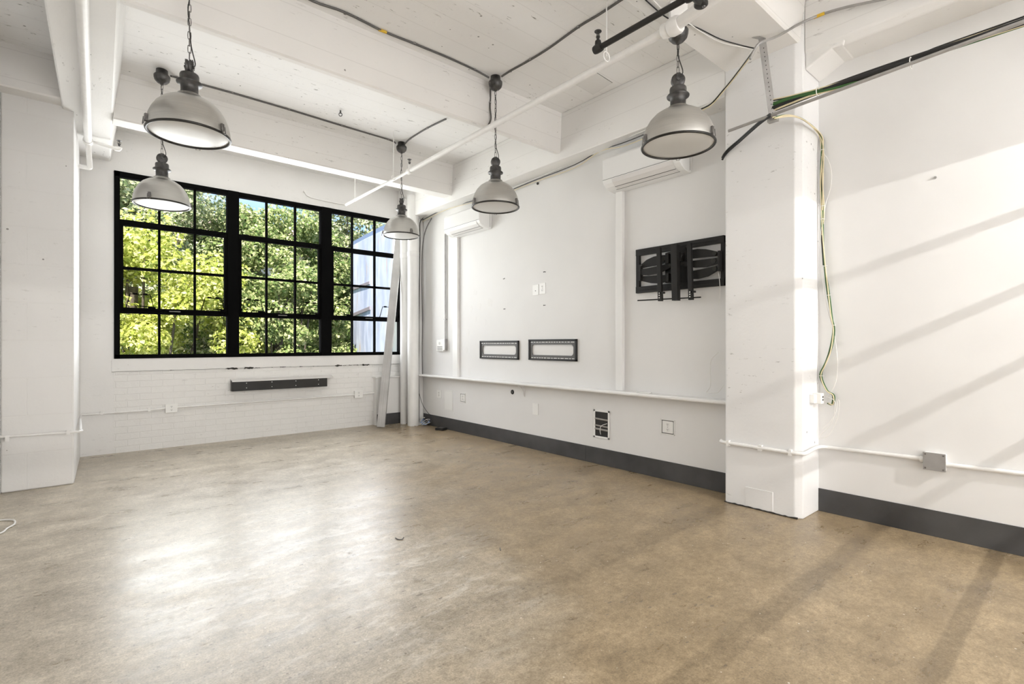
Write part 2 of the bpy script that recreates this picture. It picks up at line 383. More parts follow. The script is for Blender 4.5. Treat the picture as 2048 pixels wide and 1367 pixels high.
# rough sill band with a ragged lower edge
sb = MB(); n_ = 60; xs = [WX0-.02+(WX1-WX0+.02)*i/n_ for i in range(n_+1)]
poly = [(x, YW-.012, .90+R.uniform(-.004, .005)) for x in xs] + [(WX1, YW-.012, WZ0), (WX0-.02, YW-.012, WZ0)]
sb.prism(poly, (0, T, 0)).build('sill_band', M['wall'], wall_far)
crk = MB()
for i in range(34):
    x = R.uniform(WX0+.9, WX1-.5) if i > 6 else R.uniform(WX0, WX1)
    L = R.uniform(.01, .05) if i % 9 else R.uniform(.08, .14)
    h = R.uniform(.003, .006) if i % 9 else .014
    m_ = 7
    up = [(x+L*j/m_, YW-.0135, .899+h*R.uniform(.1, 1)) for j in range(m_+1)]
    dn = [(x+L*j/m_, YW-.0135, .899-h*R.uniform(.2, 1.2)) for j in range(m_, -1, -1)]
    crk.prism(up+dn, (0, .01, 0))
tp = [(x, YW-.0132, .8995+R.uniform(-.003, .003)) for x in xs]
crk.prism(tp+[(x, y, z-.0022) for x, y, z in tp[::-1]], (0, .01, 0))
crk.build('cracked_edge', M['hole'], wall_far)
# right wall
struct(MB().box(XR, XR+.4, 1.7, YW, 0, ZC).build('wall_right', M['smooth']), 'smooth white right wall beyond the pillar')
struct(MB().box(XR2, XR2+.3, YB, 1.7, 0, ZC).build('wall_right', M['smooth']), 'smooth white right wall in front of the pillar')
struct(MB().box(XL-.2, XL, YB, YW, 0, ZC).build('wall_left', M['wall']), 'white wall along the left edge')
struct(MB().box(XL-.2, XR2+.3, YB-.2, YB, 0, ZC).build('wall_rear', M['wall']), 'white wall behind the viewer')
# left block pier beside the window, full height to the girder
pier = MB().prism([(XL, 5.77, 0), (-.022, 5.77, 0), (.022, YW, 0), (XL, YW, 0)], (0, 0, ZC))
struct(pier.build('wall_pier', M['block'], bevel=.012), 'white painted block pier at the left edge')
# right pillar
pl = MB(); cx = .03
poly = [(3.75, 1.885-.01, 0), (3.75, 1.36+cx, 0), (3.75+cx, 1.345, 0), (4.2, 1.345, 0), (4.2, 1.885, 0), (3.76, 1.885, 0)]
pl.prism(poly, (0, 0, ZC))
pillar = struct(pl.build('wall_pillar', M['pillar'], bevel=.008), 'white painted concrete pillar on the right wall')
# patched rectangle near its foot
a0, a1 = at(1491, 990, x=3.749), at(1546, 1000, x=3.749)
pp = MB(); zt = .150
pp.box(3.745, 3.752, a1.y, a0.y, .01, zt).build('patch_plate', M['pillar'], pillar, bevel=.002)
pl2 = MB(); d_ = []
x_ = 3.747
base = MB()
yy = 1.36
pts = [(3.742, 1.885, 0)]
k_ = 26
for i in range(k_+1): pts.append((3.742+R.uniform(-.004, .003), 1.885-(1.885-1.37)*i/k_, R.uniform(.004, .011)))
pts.append((3.742, 1.37, 0))
base.prism(pts, (.012, 0, 0)).build('chipped_foot', M['hole'], pillar)
# beams: girder along the right wall, left girder, three cross beams
struct(MB().box(XG, 4.3, 1.885, YW, ZG, ZC).build('ceiling_beam', M['girder'], bevel=.008), 'white concrete girder running along the right wall to the window')
gr = MB()
gz = 3.17
gr.prism([(3.80, 1.345, gz+.04), (3.80, 1.345, ZC), (4.3, 1.345, ZC), (4.3, 1.345, gz), (3.84, 1.345, gz)], (0, YB-1.345, 0))
gr.prism([(3.815, 1.345, gz-.08), (3.815, 1.345, gz+.06), (3.815, 1.08, gz+.06), (3.815, 1.12, gz-.002), (3.815, 1.18, gz-.002)], (.4, 0, 0))
struct(gr.build('ceiling_beam', M['girder'], bevel=.01), 'white concrete girder above the near right wall')
lg = MB()
def lgx(y, a, b, y0, y1): return a+(b-a)*(y-y0)/(y1-y0)
def xr(y): return .184+(.273-.184)*(y-3.7)/(7.03-3.7)
def xl(y): return -.156+(.056)*(y-3.8)/(5.7-3.8)
ya, yb = YB, YW
vs = [(xl(ya), ya, ZL), (xr(ya), ya, ZL), (xr(ya)+.055, ya, ZC), (xl(ya)-.04, ya, ZC), (xl(yb), yb, ZL), (xr(yb), yb, ZL), (xr(yb)+.055, yb, ZC), (xl(yb)-.04, yb, ZC)]
lg.add(vs, [(0, 1, 2, 3), (4, 5, 6, 7), (0, 1, 5, 4), (1, 2, 6, 5), (2, 3, 7, 6), (3, 0, 4, 7)])
struct(lg.build('ceiling_beam', M['girder'], bevel=.012), 'white concrete girder with a pipe under it at upper left')
def cross(y0, y1, zb, label, x0=.185, x1=XG+.1):
    b = MB(); b.prism([(x0, y0, zb+.012), (x0, y0+.012, zb), (x0, y1-.012, zb), (x0, y1, zb+.012), (x0, y1+.02, ZC), (x0, y0-.02, ZC)], (x1-x0, 0, 0))
    struct(b.build('ceiling_beam', M['beam']), label)
cross(1.36, 1.885, 3.27, 'white concrete cross beam ending at the near pillar')
b1f = at(700, 167.3, z=3.16).y; b2f = at(680, 351, z=3.165).y
cross(3.63, b1f, 3.16, 'white concrete cross beam in the middle of the ceiling')
cross(5.61, b2f, 3.165, 'white concrete cross beam nearest the window', .238)
cross(3.63, b1f, 3.23, 'short dark cross beam left of the left girder', XL, -.05)
cross(5.61, b2f, 3.225, 'short dark cross beam above the left pier', XL, -.05)
# half wall in the far right corner, boxed chase, ledge along the right wall
hw = MB().box(3.35, 3.95, 6.99, YW, 0, .70)
struct(hw.build('trim_1', M['smooth']), 'low white boxed panel in the far corner')
struct(MB().box(3.33, 3.95, 6.97, YW, .70, .722).build('trim_2', M['trim'], bevel=.004), 'white cap on the low corner panel')
struct(MB().box(3.36, 3.95, 6.978, 6.99, 0, .165).build('baseboard_far', M['rubber']), 'charcoal baseboard on the low corner panel')
ch = MB().box(3.905, XR, 6.70, YW, 0, ZG)
struct(ch.build('trim_3', M['smooth'], bevel=.01), 'white boxed chase in the far corner')
led = MB(); led.prism([(3.97, 1.885, .728), (3.845, 1.885, .728), (3.838, 1.885, .738), (3.838, 1.885, .75), (3.845, 1.885, .757), (3.97, 1.885, .757)], (0, 6.99-1.885, 0))
led_o = struct(led.build('trim_4', M['trim']), 'long narrow white ledge along the right wall')
# baseboards
yseam = at(1171, 905, x=3.96).y
for i, (y0, y1, x0, lb) in enumerate(((1.885, yseam-.001, XR, 'charcoal baseboard between the seam and the pillar'), (yseam+.001, 6.68, XR, 'long charcoal baseboard running to the far corner'), (YB, 1.345, XR2, 'charcoal baseboard in front of the pillar'))):
    struct(MB().box(x0-.008, x0, y0, y1, 0, .163).build('baseboard_right', M['rubber'], bevel=.002), lb)

# ------------------------------------------------------------------ window
def wx(u): return at(u, 650, y=YW).x
YF0, YF1 = 7.07, 7.15
M1 = (wx(454.5), wx(477)); M2 = (wx(641.5), wx(662))
units = [(WX0, M1[0], [wx(319), wx(390)], 'left'), (M1[1], M2[0], [wx(533.7), wx(591)], 'middle'), (M2[1], WX1, [wx(705), wx(750)], 'right')]
ZR = [(3.05, 3.11), (2.525, 2.585), (2.035, 2.065), (1.545, 1.605), (1.04, 1.085)]
brk_l = {'left': [(252, 308), (403, 449)], 'middle': [(483, 527), (601, 640)], 'right': [(666, 702), (760, 800)]}
wfm = MB()
for a, b in (M1, M2): wfm.box(a, b, YF0-.01, YF1+.02, WZ0, WZ1)
struct(wfm.build('window_mullion', M['frame'], bevel=.004), 'two thick black mullions between the window units')
for i, (x0, x1, mus, nm) in enumerate(units):
    root = empty('window_%d' % (i+1), ((x0+x1)/2, YW, WZ0)); struct(root, '%s unit of the black steel window' % nm)
    def B(mb, name, mat, par=root, bevel=0):
        o = mb.build(name, mat, None, bevel); o.location = -Vector(root.location); o.parent = par; return o
    f = MB()
    fl = .052 if nm == 'left' else .004; fr = .05 if nm == 'right' else .004
    f.box(x0, x0+fl, YF0, YF1, WZ0, WZ1); f.box(x1-fr, x1, YF0, YF1, WZ0, WZ1)
    f.box(x0, x1, YF0, YF1, ZR[0][0], WZ1); f.box(x0, x1, YF0, YF1, WZ0, ZR[4][1])
    f.box(x0, x1, YF0+.012, YF1, *ZR[1]); f.box(x0, x1, YF0+.012, YF1, *ZR[3])
    fo = B(f, 'frame', M['frame'], root, .003)
    s = MB()                                   # opening sash between the two heavy rails
    xa, xb = x0+fl, x1-fr
    s.box(xa, xa+.03, YF0+.004, YF1-.02, ZR[3][0]+.01, ZR[1][1]-.01); s.box(xb-.03, xb, YF0+.004, YF1-.02, ZR[3][0]+.01, ZR[1][1]-.01)
    s.box(xa, xb, YF0+.0, YF1-.02, ZR[3][1]-.02, ZR[3][1]+.004); s.box(xa, xb, YF0+.0, YF1-.02, ZR[1][0]-.006, ZR[1][0]+.02)
    B(s, 'sash', M['frame'], root, .003)
    g = MB()
    for q in mus: g.box(q-.011, q+.011, YF0+.02, YF1-.015, WZ0+.02, WZ1-.02)
    g.box(x0+.01, x1-.01, YF0+.02, YF1-.015, *ZR[2])
    B(g, 'muntins', M['frame'], root)
    B(MB().box(x0+.002, x1-.002, YF1-.042, YF1-.038, WZ0+.005, WZ1-.005), 'glass_pane', M['glass'], root)
    B(MB().box((x0+x1)/2-.05, (x0+x1)/2+.06, YF0-.012, YF0+.0, ZR[3][1]-.03, ZR[3][1]-.018), 'handle', M['conduit'], root)
    for (ua, ub) in brk_l[nm]:
        a = at(ua, 620, y=YF0-.02).x; b = at(ub, 620, y=YF0-.02).x; zb = ZR[3][1]; wq = b-a
        t = MB(); yq = YF0-.012
        t.tube([(a, yq, zb), (a+.035, yq-.02, zb+.155), (b-.035, yq-.02, zb+.155), (b, yq, zb)], .0055, 6, 0)
        t.box(a+.06, a+.10, yq-.026, yq-.012, zb+.148, zb+.168); t.box(b-.10, b-.06, yq-.026, yq-.012, zb+.148, zb+.168)
        t.tube([(a+.12, yq-.01, zb+.022), (a+.24, yq-.02, zb+.018)], .006, 6, 0); t.box(a+.2, a+.27, yq-.02, yq+.01, zb, zb+.018)
        B(t, 'stay_arm', M['frame'], root)

# ------------------------------------------------------------------ pendant lamps
def make_pendant(x, y, label, ztop, zrim, edge, clip_a, diam=.415, boxed=0.):
    """origin at the rim centre"""
    rz = -math.atan2(x, y)+(PI/2-.25 if edge else .12); view = math.atan2(y, x)
    root = empty('pendant_lamp', (x, y, zrim), rz)
    tag(root, label, 'lamp', 'industrial pendant lamps hanging from the ceiling')
    r = diam/2; hs = .215
    prof = [(r, -.005), (r*1.0, .012), (r*.985, .04), (r*.95, .075), (r*.885, .11), (r*.79, .145), (r*.66, .175), (r*.5, .197), (r*.33, .21), (.062, hs), (.062, hs+.012)]
    inner = [(q-.004, h-.003) for q, h in prof][::-1]
    sh = MB(); sh.lathe(prof+inner, n=72); sh.build('shade', M['shade'], root)
    rim = MB(); rim.torus((0, 0, -.006), r-.002, .0075, n=72); ro = rim.build('rim', M['rim'], root)
    for k in range(3):
        a = 2*PI*k/3+view-rz+clip_a; c = Vector((math.cos(a), math.sin(a), 0)); t = Vector((-c.y, c.x, 0))
        q = MB()
        q.prism([c*(r-.002)-t*.011+Vector((0, 0, .004)), c*(r-.002)+t*.011+Vector((0, 0, .004)), c*(r-.002)+t*.009+Vector((0, 0, .045)), c*(r-.002)-t*.009+Vector((0, 0, .045))], c*.011)
        q.tube([c*(r+.012)-t*.011+Vector((0, 0, .03)), c*(r+.016)-t*.011+Vector((0, 0, -.014)), c*(r+.016)+t*.011+Vector((0, 0, -.014)), c*(r+.012)+t*.011+Vector((0, 0, .03))], .0022, 6, 0)
        q.build('clip', M['steel'], ro)
    MB().lathe([(1e-4, -.016), (r*.5, -.014), (r*.85, -.009), (r-.008, -.003)], n=64).build('diffuser', M['diffuser'], root)
    nk = MB()
    nk.lathe([(.030, hs+.005), (.05, hs+.010), (.05, hs+.020), (.0455, hs+.024), (.0455, hs+.075), (.066, hs+.078), (.067, hs+.084), (.064, hs+.088), (.05, hs+.090), (.05, hs+.125), (.047, hs+.134), (.035, hs+.138), (1e-4, hs+.139)], n=40)
    nk.build('socket_housing', M['antique'], root)
    pz = hs+.178
    pu = MB()
    pu.lathe([(1e-4, -.016), (.030, -.016), (.041, -.012), (.041, -.007), (.034, -.002), (.034, .002), (.041, .007), (.041, .012), (.030, .016), (1e-4, .016)], (0, 0, pz), 32, 'y')
    pu.box(-.012, .012, -.02, -.016, pz-.048, pz+.04); pu.box(-.012, .012, .016, .02, pz-.048, pz+.04); pu.cyl((0, -.026, pz), .009, .052, 'y', 12)
    for k in range(6): pu.cyl((.03*math.cos(k), -.019, pz+.03*math.sin(k)), .003, .038, 'y', 6)
    pu.build('pulley', M['antique'], root)
    zc0 = pz+.045; zc1 = ztop-zrim-.125
    chn = MB(); L = .041; nl = int((zc1-zc0)/L)+1; L = (zc1-zc0)/nl
    for k in range(nl):
        rot = Matrix.Rotation(PI/2*(k % 2)+.4, 3, 'Z')
        chn.torus((0, 0, zc0+L*(k+.5)), .0082, .0023, 'y', 12, 6, stretch=L*.5-.0055, rot=rot)
    chn.build('chain', M['steel'], root)
    cd = MB(); pts = [(0.0, -.02, pz), (.025, -.024, pz+.035), (.012, -.012, pz+.10)]
    zz = pz+.15; k = 0
    while zz < zc1: pts.append((.006*math.sin(k*2.1), -.006*math.cos(k*1.7), zz)); zz += .09; k += 1
    pts.append((0, 0, zc1+.01)); cd.tube(pts, .0032, 6, 3); cd.build('cord', M['cord'], root)
    zt = ztop-zrim
    cn = MB().lathe([(1e-4, zt-.128), (.012, zt-.128), (.016, zt-.118), (.036, zt-.112), (.054, zt-.092), (.060, zt-.070), (.061, zt-.052), (.056, zt-.045), (.045, zt-.042), (.043, zt-.002), (1e-4, zt-.001)], n=40)
    cn.build('canopy', M['antique'], root)
    if boxed: MB().box(-.05, .05, -.05, .05, zt, zt+boxed).build('mounting_box', M['pipe_white'], root, .004)
    return root
p3 = at(803, 285, z=ZC); p4 = at(991, 153, z=ZC); p2 = at(324, 140, z=ZC)
make_pendant(.50, 3.50, 'brushed steel pendant lamp, largest in view, its chain leaving the top edge of the photo', ZC, 2.435, True, -.2, .425)
make_pendant(p2.x, p2.y, 'brushed steel pendant lamp in front of the left window unit, below the largest lamp', ZC, 2.405, False, PI-.42)
make_pendant(p3.x, p3.y, 'smallest brushed steel pendant lamp, in front of the leaning metal stud', ZC, 2.475, True, PI+.55)
make_pendant(p4.x, p4.y, 'brushed steel pendant lamp hanging in the middle from the cross beam corner', ZC, 2.413, False, 0.)
make_pendant(2.786, 1.695, 'brushed steel pendant lamp in front of the nearer air conditioner', 3.16, 2.416, False, 0., .43, boxed=.11)

# ------------------------------------------------------------------ air conditioners
def make_ac(y0, y1, z0, z1, label):
    root = empty('air_conditioner', (XR, (y0+y1)/2, z0)); tag(root, label, 'air conditioner', 'wall mounted air conditioners')
    L = y1-y0; h = z1-z0; d = .20
    prof = [(0, 0), (-.05, 0), (-.105, .008), (-.15, .026), (-.182, .052), (-.197, .078), (-d, .09), (-d, h-.02), (-.185, h), (0, h)]
    b = MB().prism([(x, -L/2, z) for x, z in prof], (0, L, 0)); bo = b.build('body', M['acw'], root, .006)
    lp = [(-.106, .006), (-.151, .0235), (-.184, .050), (-.199, .076), (-.202, .079), (-.186, .049), (-.153, .021), (-.107, .003)]
    lv = MB().prism([(x, -L/2+.06, z) for x, z in lp], (0, L-.17, 0)); lv.build('louver', M['acgrey'], root)
    sl = MB()
    sl.box(-.2015, -.199, -L/2+.005, L/2-.005, .088, .091)
    sl.box(-.150, -.146, -L/2+.06, L/2-.11, .016, .0200)
    sl.box(-.104, -.100, -L/2+.05, L/2-.09, .002, .0048)
    sl.box(-.03, -.026, -L/2-.0012, -L/2, .02, h-.01)
    sl.build('panel_seam', M['conduit'], root)
    return root
make_ac(5.03, 5.82, 2.655, 2.93, 'white wall air conditioner near the far corner, behind the middle lamp')
make_ac(2.285, 3.09, 2.655, 2.955, 'white wall air conditioner above the big black television bracket')
# line covers
for u0, u1, z1, zlab in ((905, 914.5, 2.66, 'white line cover board running from the far air conditioner to the ledge'), (1231, 1244.5, 2.66, 'white line cover board running from the near air conditioner to the ledge')):
    ya = at(u0, 600, x=3.93).y; yb = at(u1, 600, x=3.93).y
    o = MB().box(3.93, XR, yb, ya, .757, z1).build('line_cover', M['trim'], bevel=.004); tag(o, zlab, 'line cover', 'line covers under the air conditioners')
# grey conduit with switch box near corner
yc = at(890.5, 600, x=3.95).y
rt = empty('wall_conduit', (3.95, yc, 1.2)); tag(rt, 'grey vertical conduit dropping from the far air conditioner to a small control box', 'conduit')
zt = at(890, 468, x=3.95).z; zb = at(890, 700, x=3.95).z
MB().tube([(0, 0, zt-1.2), (0, 0, zb+.15-1.2)], .013, 10, 0).build('pipe', M['galv'], rt)
MB().box(-.03, .02, -.028, .028, zb-1.2, zb+.16-1.2).build('junction_box', M['galv'], rt, .003)
MB().box(-.016, .02, -.02, .02, at(890, 638, x=3.95).z-1.2-.008, at(890, 638, x=3.95).z-1.2+.008).build('strap', M['galv'], rt)
ct = MB(); yl, yr = at(873, 690, x=3.93).y, at(887, 690, x=3.93).y; z0, z1 = at(880, 702, x=3.93).z, at(880, 679, x=3.93).z
root = empty('thermostat', (3.95, (yl+yr)/2, z0)); tag(root, 'small pale wall control box with slotted face beside the grey conduit', 'thermostat')
h_ = z1-z0; l_ = (yl-yr)/2
MB().box(-.02, .02, -l_, l_, 0, h_).build('body', M['plate'], root, .004)
MB().cyl((-.0215, l_*.15, h_*.68), .022, .002, 'x', 20).build('dial', M['greybox'], root)
g = MB()
for k in range(3): g.box(-.022, -.02, -l_*.75, l_*.75, h_*(.1+.13*k), h_*(.16+.13*k))
g.build('slots', M['conduit'], root)

# ------------------------------------------------------------------ television brackets
def pp3(pts, x, sc_=9.115, u0=1260, v0=460): return [at(u0+a/sc_, v0+b/sc_, x=x) for a, b in pts]
root = empty('television_bracket', (XR, 2.43, 1.66)); tag(root, 'large black articulated television bracket on the wall beside the pillar', 'television bracket')
ofs = -Vector(root.location)
def TB(mb, name, mat=M['black'], par=None, bevel=.0015):
    o = mb.build(name, mat, None, bevel); o.parent = par or root
    o.location = ofs if par is None else (0, 0, 0); return o
y0, y1 = 1.985, at(1271.9, 540, x=3.94).y; z0, z1 = 1.672, 2.075; xf = 3.935
f = MB(); f.box(xf, XR, y0, y1, z1-.058, z1); f.box(xf, XR, y0, y1, z0, z0+.058); f.box(xf+.005, XR, y1-.035, y1, z0, z1); f.box(xf+.005, XR, y0, y0+.03, z0, z1)
f.box(xf-.004, xf, y0+.05, y1-.05, z0+.022, z0+.028); f.box(xf-.004, xf, y0+.05, y1-.05, z1-.033, z1-.027)
TB(f, 'wall_frame')
hub = MB()
hub.prism(pp3([(640, 420), (1010, 300), (1040, 960), (640, 960)], 3.93), (.03, 0, 0)); hub.prism(pp3([(880, 400), (930, 395), (930, 550), (880, 555)], 3.88), (.05, 0, 0))
hub.prism(pp3([(640, 430), (700, 425), (700, 600), (640, 610)], 3.875), (.06, 0, 0)); hub.prism(pp3([(650, 790), (700, 785), (700, 930), (650, 945)], 3.875), (.06, 0, 0))
TB(hub, 'pivot_plate')
arms = [
 [(185, 640), (300, 540), (430, 480), (560, 455), (660, 450), (660, 590), (470, 640), (185, 700)],
 [(180, 715), (480, 660), (740, 600), (740, 680), (560, 770), (330, 825), (180, 815)],
 [(185, 840), (480, 825), (660, 815), (660, 935), (540, 970), (380, 965), (240, 935), (190, 905)],
 [(1110, 360), (1230, 340), (1380, 345), (1520, 372), (1600, 400), (1600, 470), (1380, 490), (1110, 520)],
 [(900, 590), (1100, 560), (1600, 500), (1600, 615), (1400, 670), (1180, 685), (900, 640)],
 [(1110, 745), (1350, 700), (1600, 640), (1600, 735), (1420, 840), (1230, 890), (1110, 890)]]
for k, a in enumerate(arms):
    ao = TB(MB().prism(pp3(a, 3.905-.012*(k % 3 == 1)), (.012, 0, 0)), 'arm', M['black'])
for a in ([(165, 630), (190, 625), (190, 920), (165, 925)], [(1595, 375), (1632, 370), (1632, 740), (1595, 745)]):
    TB(MB().prism(pp3(a, 3.885), (.04, 0, 0)), 'hinge')
for c in ((200, 640, 12), (610, 520, 26), (720, 640, 15), (1535, 420, 22), (1515, 560, 26), (1535, 700, 22), (940, 610, 14)):
    p = at(1260+c[0]/9.115, 460+c[1]/9.115, x=3.885); TB(MB().cyl((3.885, p.y, p.z), c[2]*.00052*1.6, .02, 'x', 14), 'knob', M['dark'])
TB(MB().prism(pp3([(738, 262), (850, 255), (862, 1278), (760, 1282)], 3.84), (.05, 0, 0)), 'column')
for a in ([(478, 310), (545, 305), (575, 1290), (505, 1292)], [(1035, 235), (1105, 228), (1135, 1268), (1060, 1272)]):
    rl = TB(MB().prism(pp3(a, 3.85), (.028, 0, 0)), 'rail')
    hm = MB(); (xa, _), (xb, _) = a[3], a[2]; xm = (xa+xb)/2-8
    for dz in (60, 105, 145): 
        p = at(1260+xm/9.115, 460+(a[3][1]-dz)/9.115, x=3.849); hm.cyl((3.8485, p.y, p.z), .0055, .002, 'x', 12)
    hm.build('hole', M['plate'], rl)
    lk = MB(); p = at(1260+(xb+10)/9.115, 460+(a[3][1]-150)/9.115, x=3.86); lk.box(3.85, 3.875, p.y-.02, p.y+.02, p.z-.008, p.z+.008)
    lk.build('latch', M['black'], rl)
pa, pb = at(1275.4, 600.6, x=3.87), at(1401.5, 594, x=3.87)
TB(MB().tube([pa, pb], .006, 8, 0), 'crossbar')

def flat_bracket(ua, ub, va, vb, label):
    x0 = XR-.022
    a, b = at(ua, va, x=x0), at(ub, vb, x=x0); ya, yb = a.y, b.y; z0 = at((ua+ub)/2, (679 if 0 else 0)+0, x=x0).z
    z1 = (at(ua, va, x=x0).z+at(ub, va-1, x=x0).z)/2; z0 = (at(ua, vb-1.5, x=x0).z+at(ub, vb, x=x0).z)/2
    root = empty('television_bracket', (XR, (ya+yb)/2, z0)); tag(root, label, 'television bracket', 'flat television brackets above the ledge')
    W = (ya-yb)/2; Hh = z1-z0
    f = MB(); t = .022
    f.box(-t, 0, -W, W, Hh-.018, Hh); f.box(-t, 0, -W, W, 0, .018); f.box(-t, 0, -W, -W+.02, 0, Hh); f.box(-t, 0, W-.02, W, 0, Hh)
    f.build('outer_frame', M['black'], root, .002)
    p = MB(); iw, ih = W-.05, Hh/2-.058; n = 8; out = []; inn = []
    # plate with a rounded opening
    for q, (sx, sz) in enumerate(((1, 1), (-1, 1), (-1, -1), (1, -1))):
        for k in range(n+1):
            an = PI/2*q+PI/2*k/n; rr = .035
            inn.append((-.012, sx*(iw-rr)+rr*math.cos(an), Hh/2+sz*(ih-rr)+rr*math.sin(an)))
            c, s_ = math.cos(an), math.sin(an)
            out.append((-.012, sx*(W-.045)+.03*c, Hh/2+sz*(Hh/2-.046)+.03*s_))
    m = len(inn); vs = inn+out+[(-.006, y, z) for _, y, z in inn]+[(-.006, y, z) for _, y, z in out]
    fs = [(i, (i+1) % m, m+(i+1) % m, m+i) for i in range(m)]+[(2*m+i, 2*m+(i+1) % m, 3*m+(i+1) % m, 3*m+i) for i in range(m)]+[(i, (i+1) % m, 2*m+(i+1) % m, 2*m+i) for i in range(m)]
    p.add(vs, fs); p.build('plate', simple_dark, root)
    s = MB()
    for zz in (Hh-.032, .026):
        k = -W+.035
        while k < W-.05:
            l = R.choice((.025, .035, .05)); s.box(-.0135, -.012, k, min(k+l, W-.03), zz-.003, zz+.004); k += l+.014
    s.build('slots', M['plate'], root)
    return root
simple_dark = simple('dark_bracket_plate', (.075, .07, .065), .45)
flat_bracket(959, 1036, 681.5, 718.5, 'flat black television bracket, left one of the pair above the ledge')
flat_bracket(1056.5, 1152.5, 678.5, 721.5, 'flat black television bracket, right one of the pair above the ledge')

# ------------------------------------------------------------------ outlets and plates on the right wall
def plate(name, label, cat, u0, u1, v0, v1, x=XR, group=None, kind='duplex', depth=.006, ring=False):
    a, b = at(u0, (v0+v1)/2, x=x-depth), at(u1, (v0+v1)/2, x=x-depth); um = (u0+u1)/2
    z1, z0 = at(um, v0, x=x-depth).z, at(um, v1, x=x-depth).z; ym = (a.y+b.y)/2; W = (a.y-b.y)/2; Hh = z1-z0
    root = empty(name, (x, ym, z0)); tag(root, label, cat, group)
    if ring:
        r = MB(); t = .008
        r.box(-depth, 0, -W, W, 0, t); r.box(-depth, 0, -W, W, Hh-t, Hh); r.box(-depth, 0, -W, -W+t, 0, Hh); r.box(-depth, 0, W-t, W, 0, Hh)
        r.build('mud_ring', M['plate'], root, .001)
        MB().box(-.002, -.0005, -W+t, W-t, t, Hh-t).build('gap', M['conduit'], root)
        MB().box(-.004, -.001, -W+t+.007, W-t-.007, t+.007, Hh-t-.007).build('cover', M['plate'], root, .001)
        for sy in (-1, 1):
            for zz in (t+.006, Hh-t-.006): MB().cyl((-.0055, sy*(W-t-.005), zz), .004, .003, 'x', 10).build('screw', M['conduit'], root)
    else:
        MB().box(-depth, 0, -W, W, 0, Hh).build('cover', M['plate'], root, .002)
    if kind == 'duplex':
        for zc in (Hh*.33, Hh*.67):
            rc = MB().cyl((-depth-.002, 0, zc), min(.0165, Hh*.15), .002, 'x', 20).build('receptacle', M['plate'], root)
            s = MB(); d = depth+.0025
            s.box(-d-.0005, -d+.001, .004, .0065, zc-.002, zc+.008); s.box(-d-.0005, -d+.001, -.0065, -.004, zc-.002, zc+.008); s.cyl((-d-.0005, 0, zc-.008), .0026, .001, 'x', 10)
            s.build('slots', M['hole'], rc)
        MB().cyl((-depth-.001, 0, Hh/2), .003, .001, 'x', 10).build('screw', M['conduit'], root)
    if kind == 'hole':
        MB().cyl((-depth-.0008, 0, Hh*.42), .006, .002, 'x', 14).build('opening', M['hole'], root)
    if kind == 'panel':
        t = MB(); q = .012
        for bx in ((-W+q, W-q, q, q+.002), (-W+q, W-q, Hh-q-.002, Hh-q), (-W+q, -W+q+.002, q, Hh-q), (W-q-.002, W-q, q, Hh-q)): t.box(-depth-.0008, -depth+.001, *bx)
        t.build('seam', M['smudge'], root)
    return root
G = 'electrical plates on the right wall'
plate('wall_outlet', 'white duplex outlet under the ledge nearest the far corner', 'outlet', 873.5, 882, 779.5, 795.5, group=G)
plate('access_panel', 'flush white access panel under the ledge', 'panel', 888, 905.5, 779.5, 821, kind='panel', depth=.004)
plate('wall_outlet', 'white duplex outlet in an unfinished box right of the access panel', 'outlet', 920, 930.5, 786, 804.5, group=G, ring=True)
plate('blank_plate', 'white blank wall plate below the shelf bracket', 'wall plate', 1065, 1076, 806.5, 829, kind=None)
plate('wall_outlet', 'white duplex outlet in an unfinished box near the pillar', 'outlet', 1321.5, 1349, 838.5, 869, group=G, ring=True)
plate('wall_outlet', 'white duplex outlet above the flat brackets', 'outlet', 1078.5, 1090.5, 565.5, 587.5, group=G)
plate('cable_plate', 'white cable plate with one hole beside the upper outlet', 'wall plate', 1065, 1077, 569, 590, kind='hole')
# open recessed box with pipes inside
x = XR; a, b = at(1188, 846, x=x), at(1219.5, 846, x=x); z1, z0 = at(1203, 819.5, x=x).z, at(1203, 876, x=x).z
root = empty('recessed_wall_box', (x, (a.y+b.y)/2, z0)); tag(root, 'open white recessed wall box with pipes and cable inside', 'wall box')
W = (a.y-b.y)/2; Hh = z1-z0; t = .019
r = MB(); r.box(-.008, 0, -W, W, 0, t); r.box(-.008, 0, -W, W, Hh-t, Hh); r.box(-.008, 0, -W, -W+t, 0, Hh); r.box(-.008, 0, W-t, W, 0, Hh)
r.build('flange', M['plate'], root, .002)
MB().box(-.002, -.001, -W+t, W-t, t, Hh-t).build('cavity', M['dark'], root)
for k, zz in enumerate((.30, .42, .66)):
    MB().tube([(-.0035, -W+t, Hh*zz), (-.0035, W-t, Hh*(zz+.02))], .0085 if k else .010, 8, 0).build('pipe', M['inner'], root)
MB().tube([(-.008, -W+t+.01, Hh*.55), (-.012, -.005, Hh*.45), (-.012, .012, Hh*.3), (-.008, .008, Hh*.14)], .003, 8, 3).build('cable', M['wcord'], root)
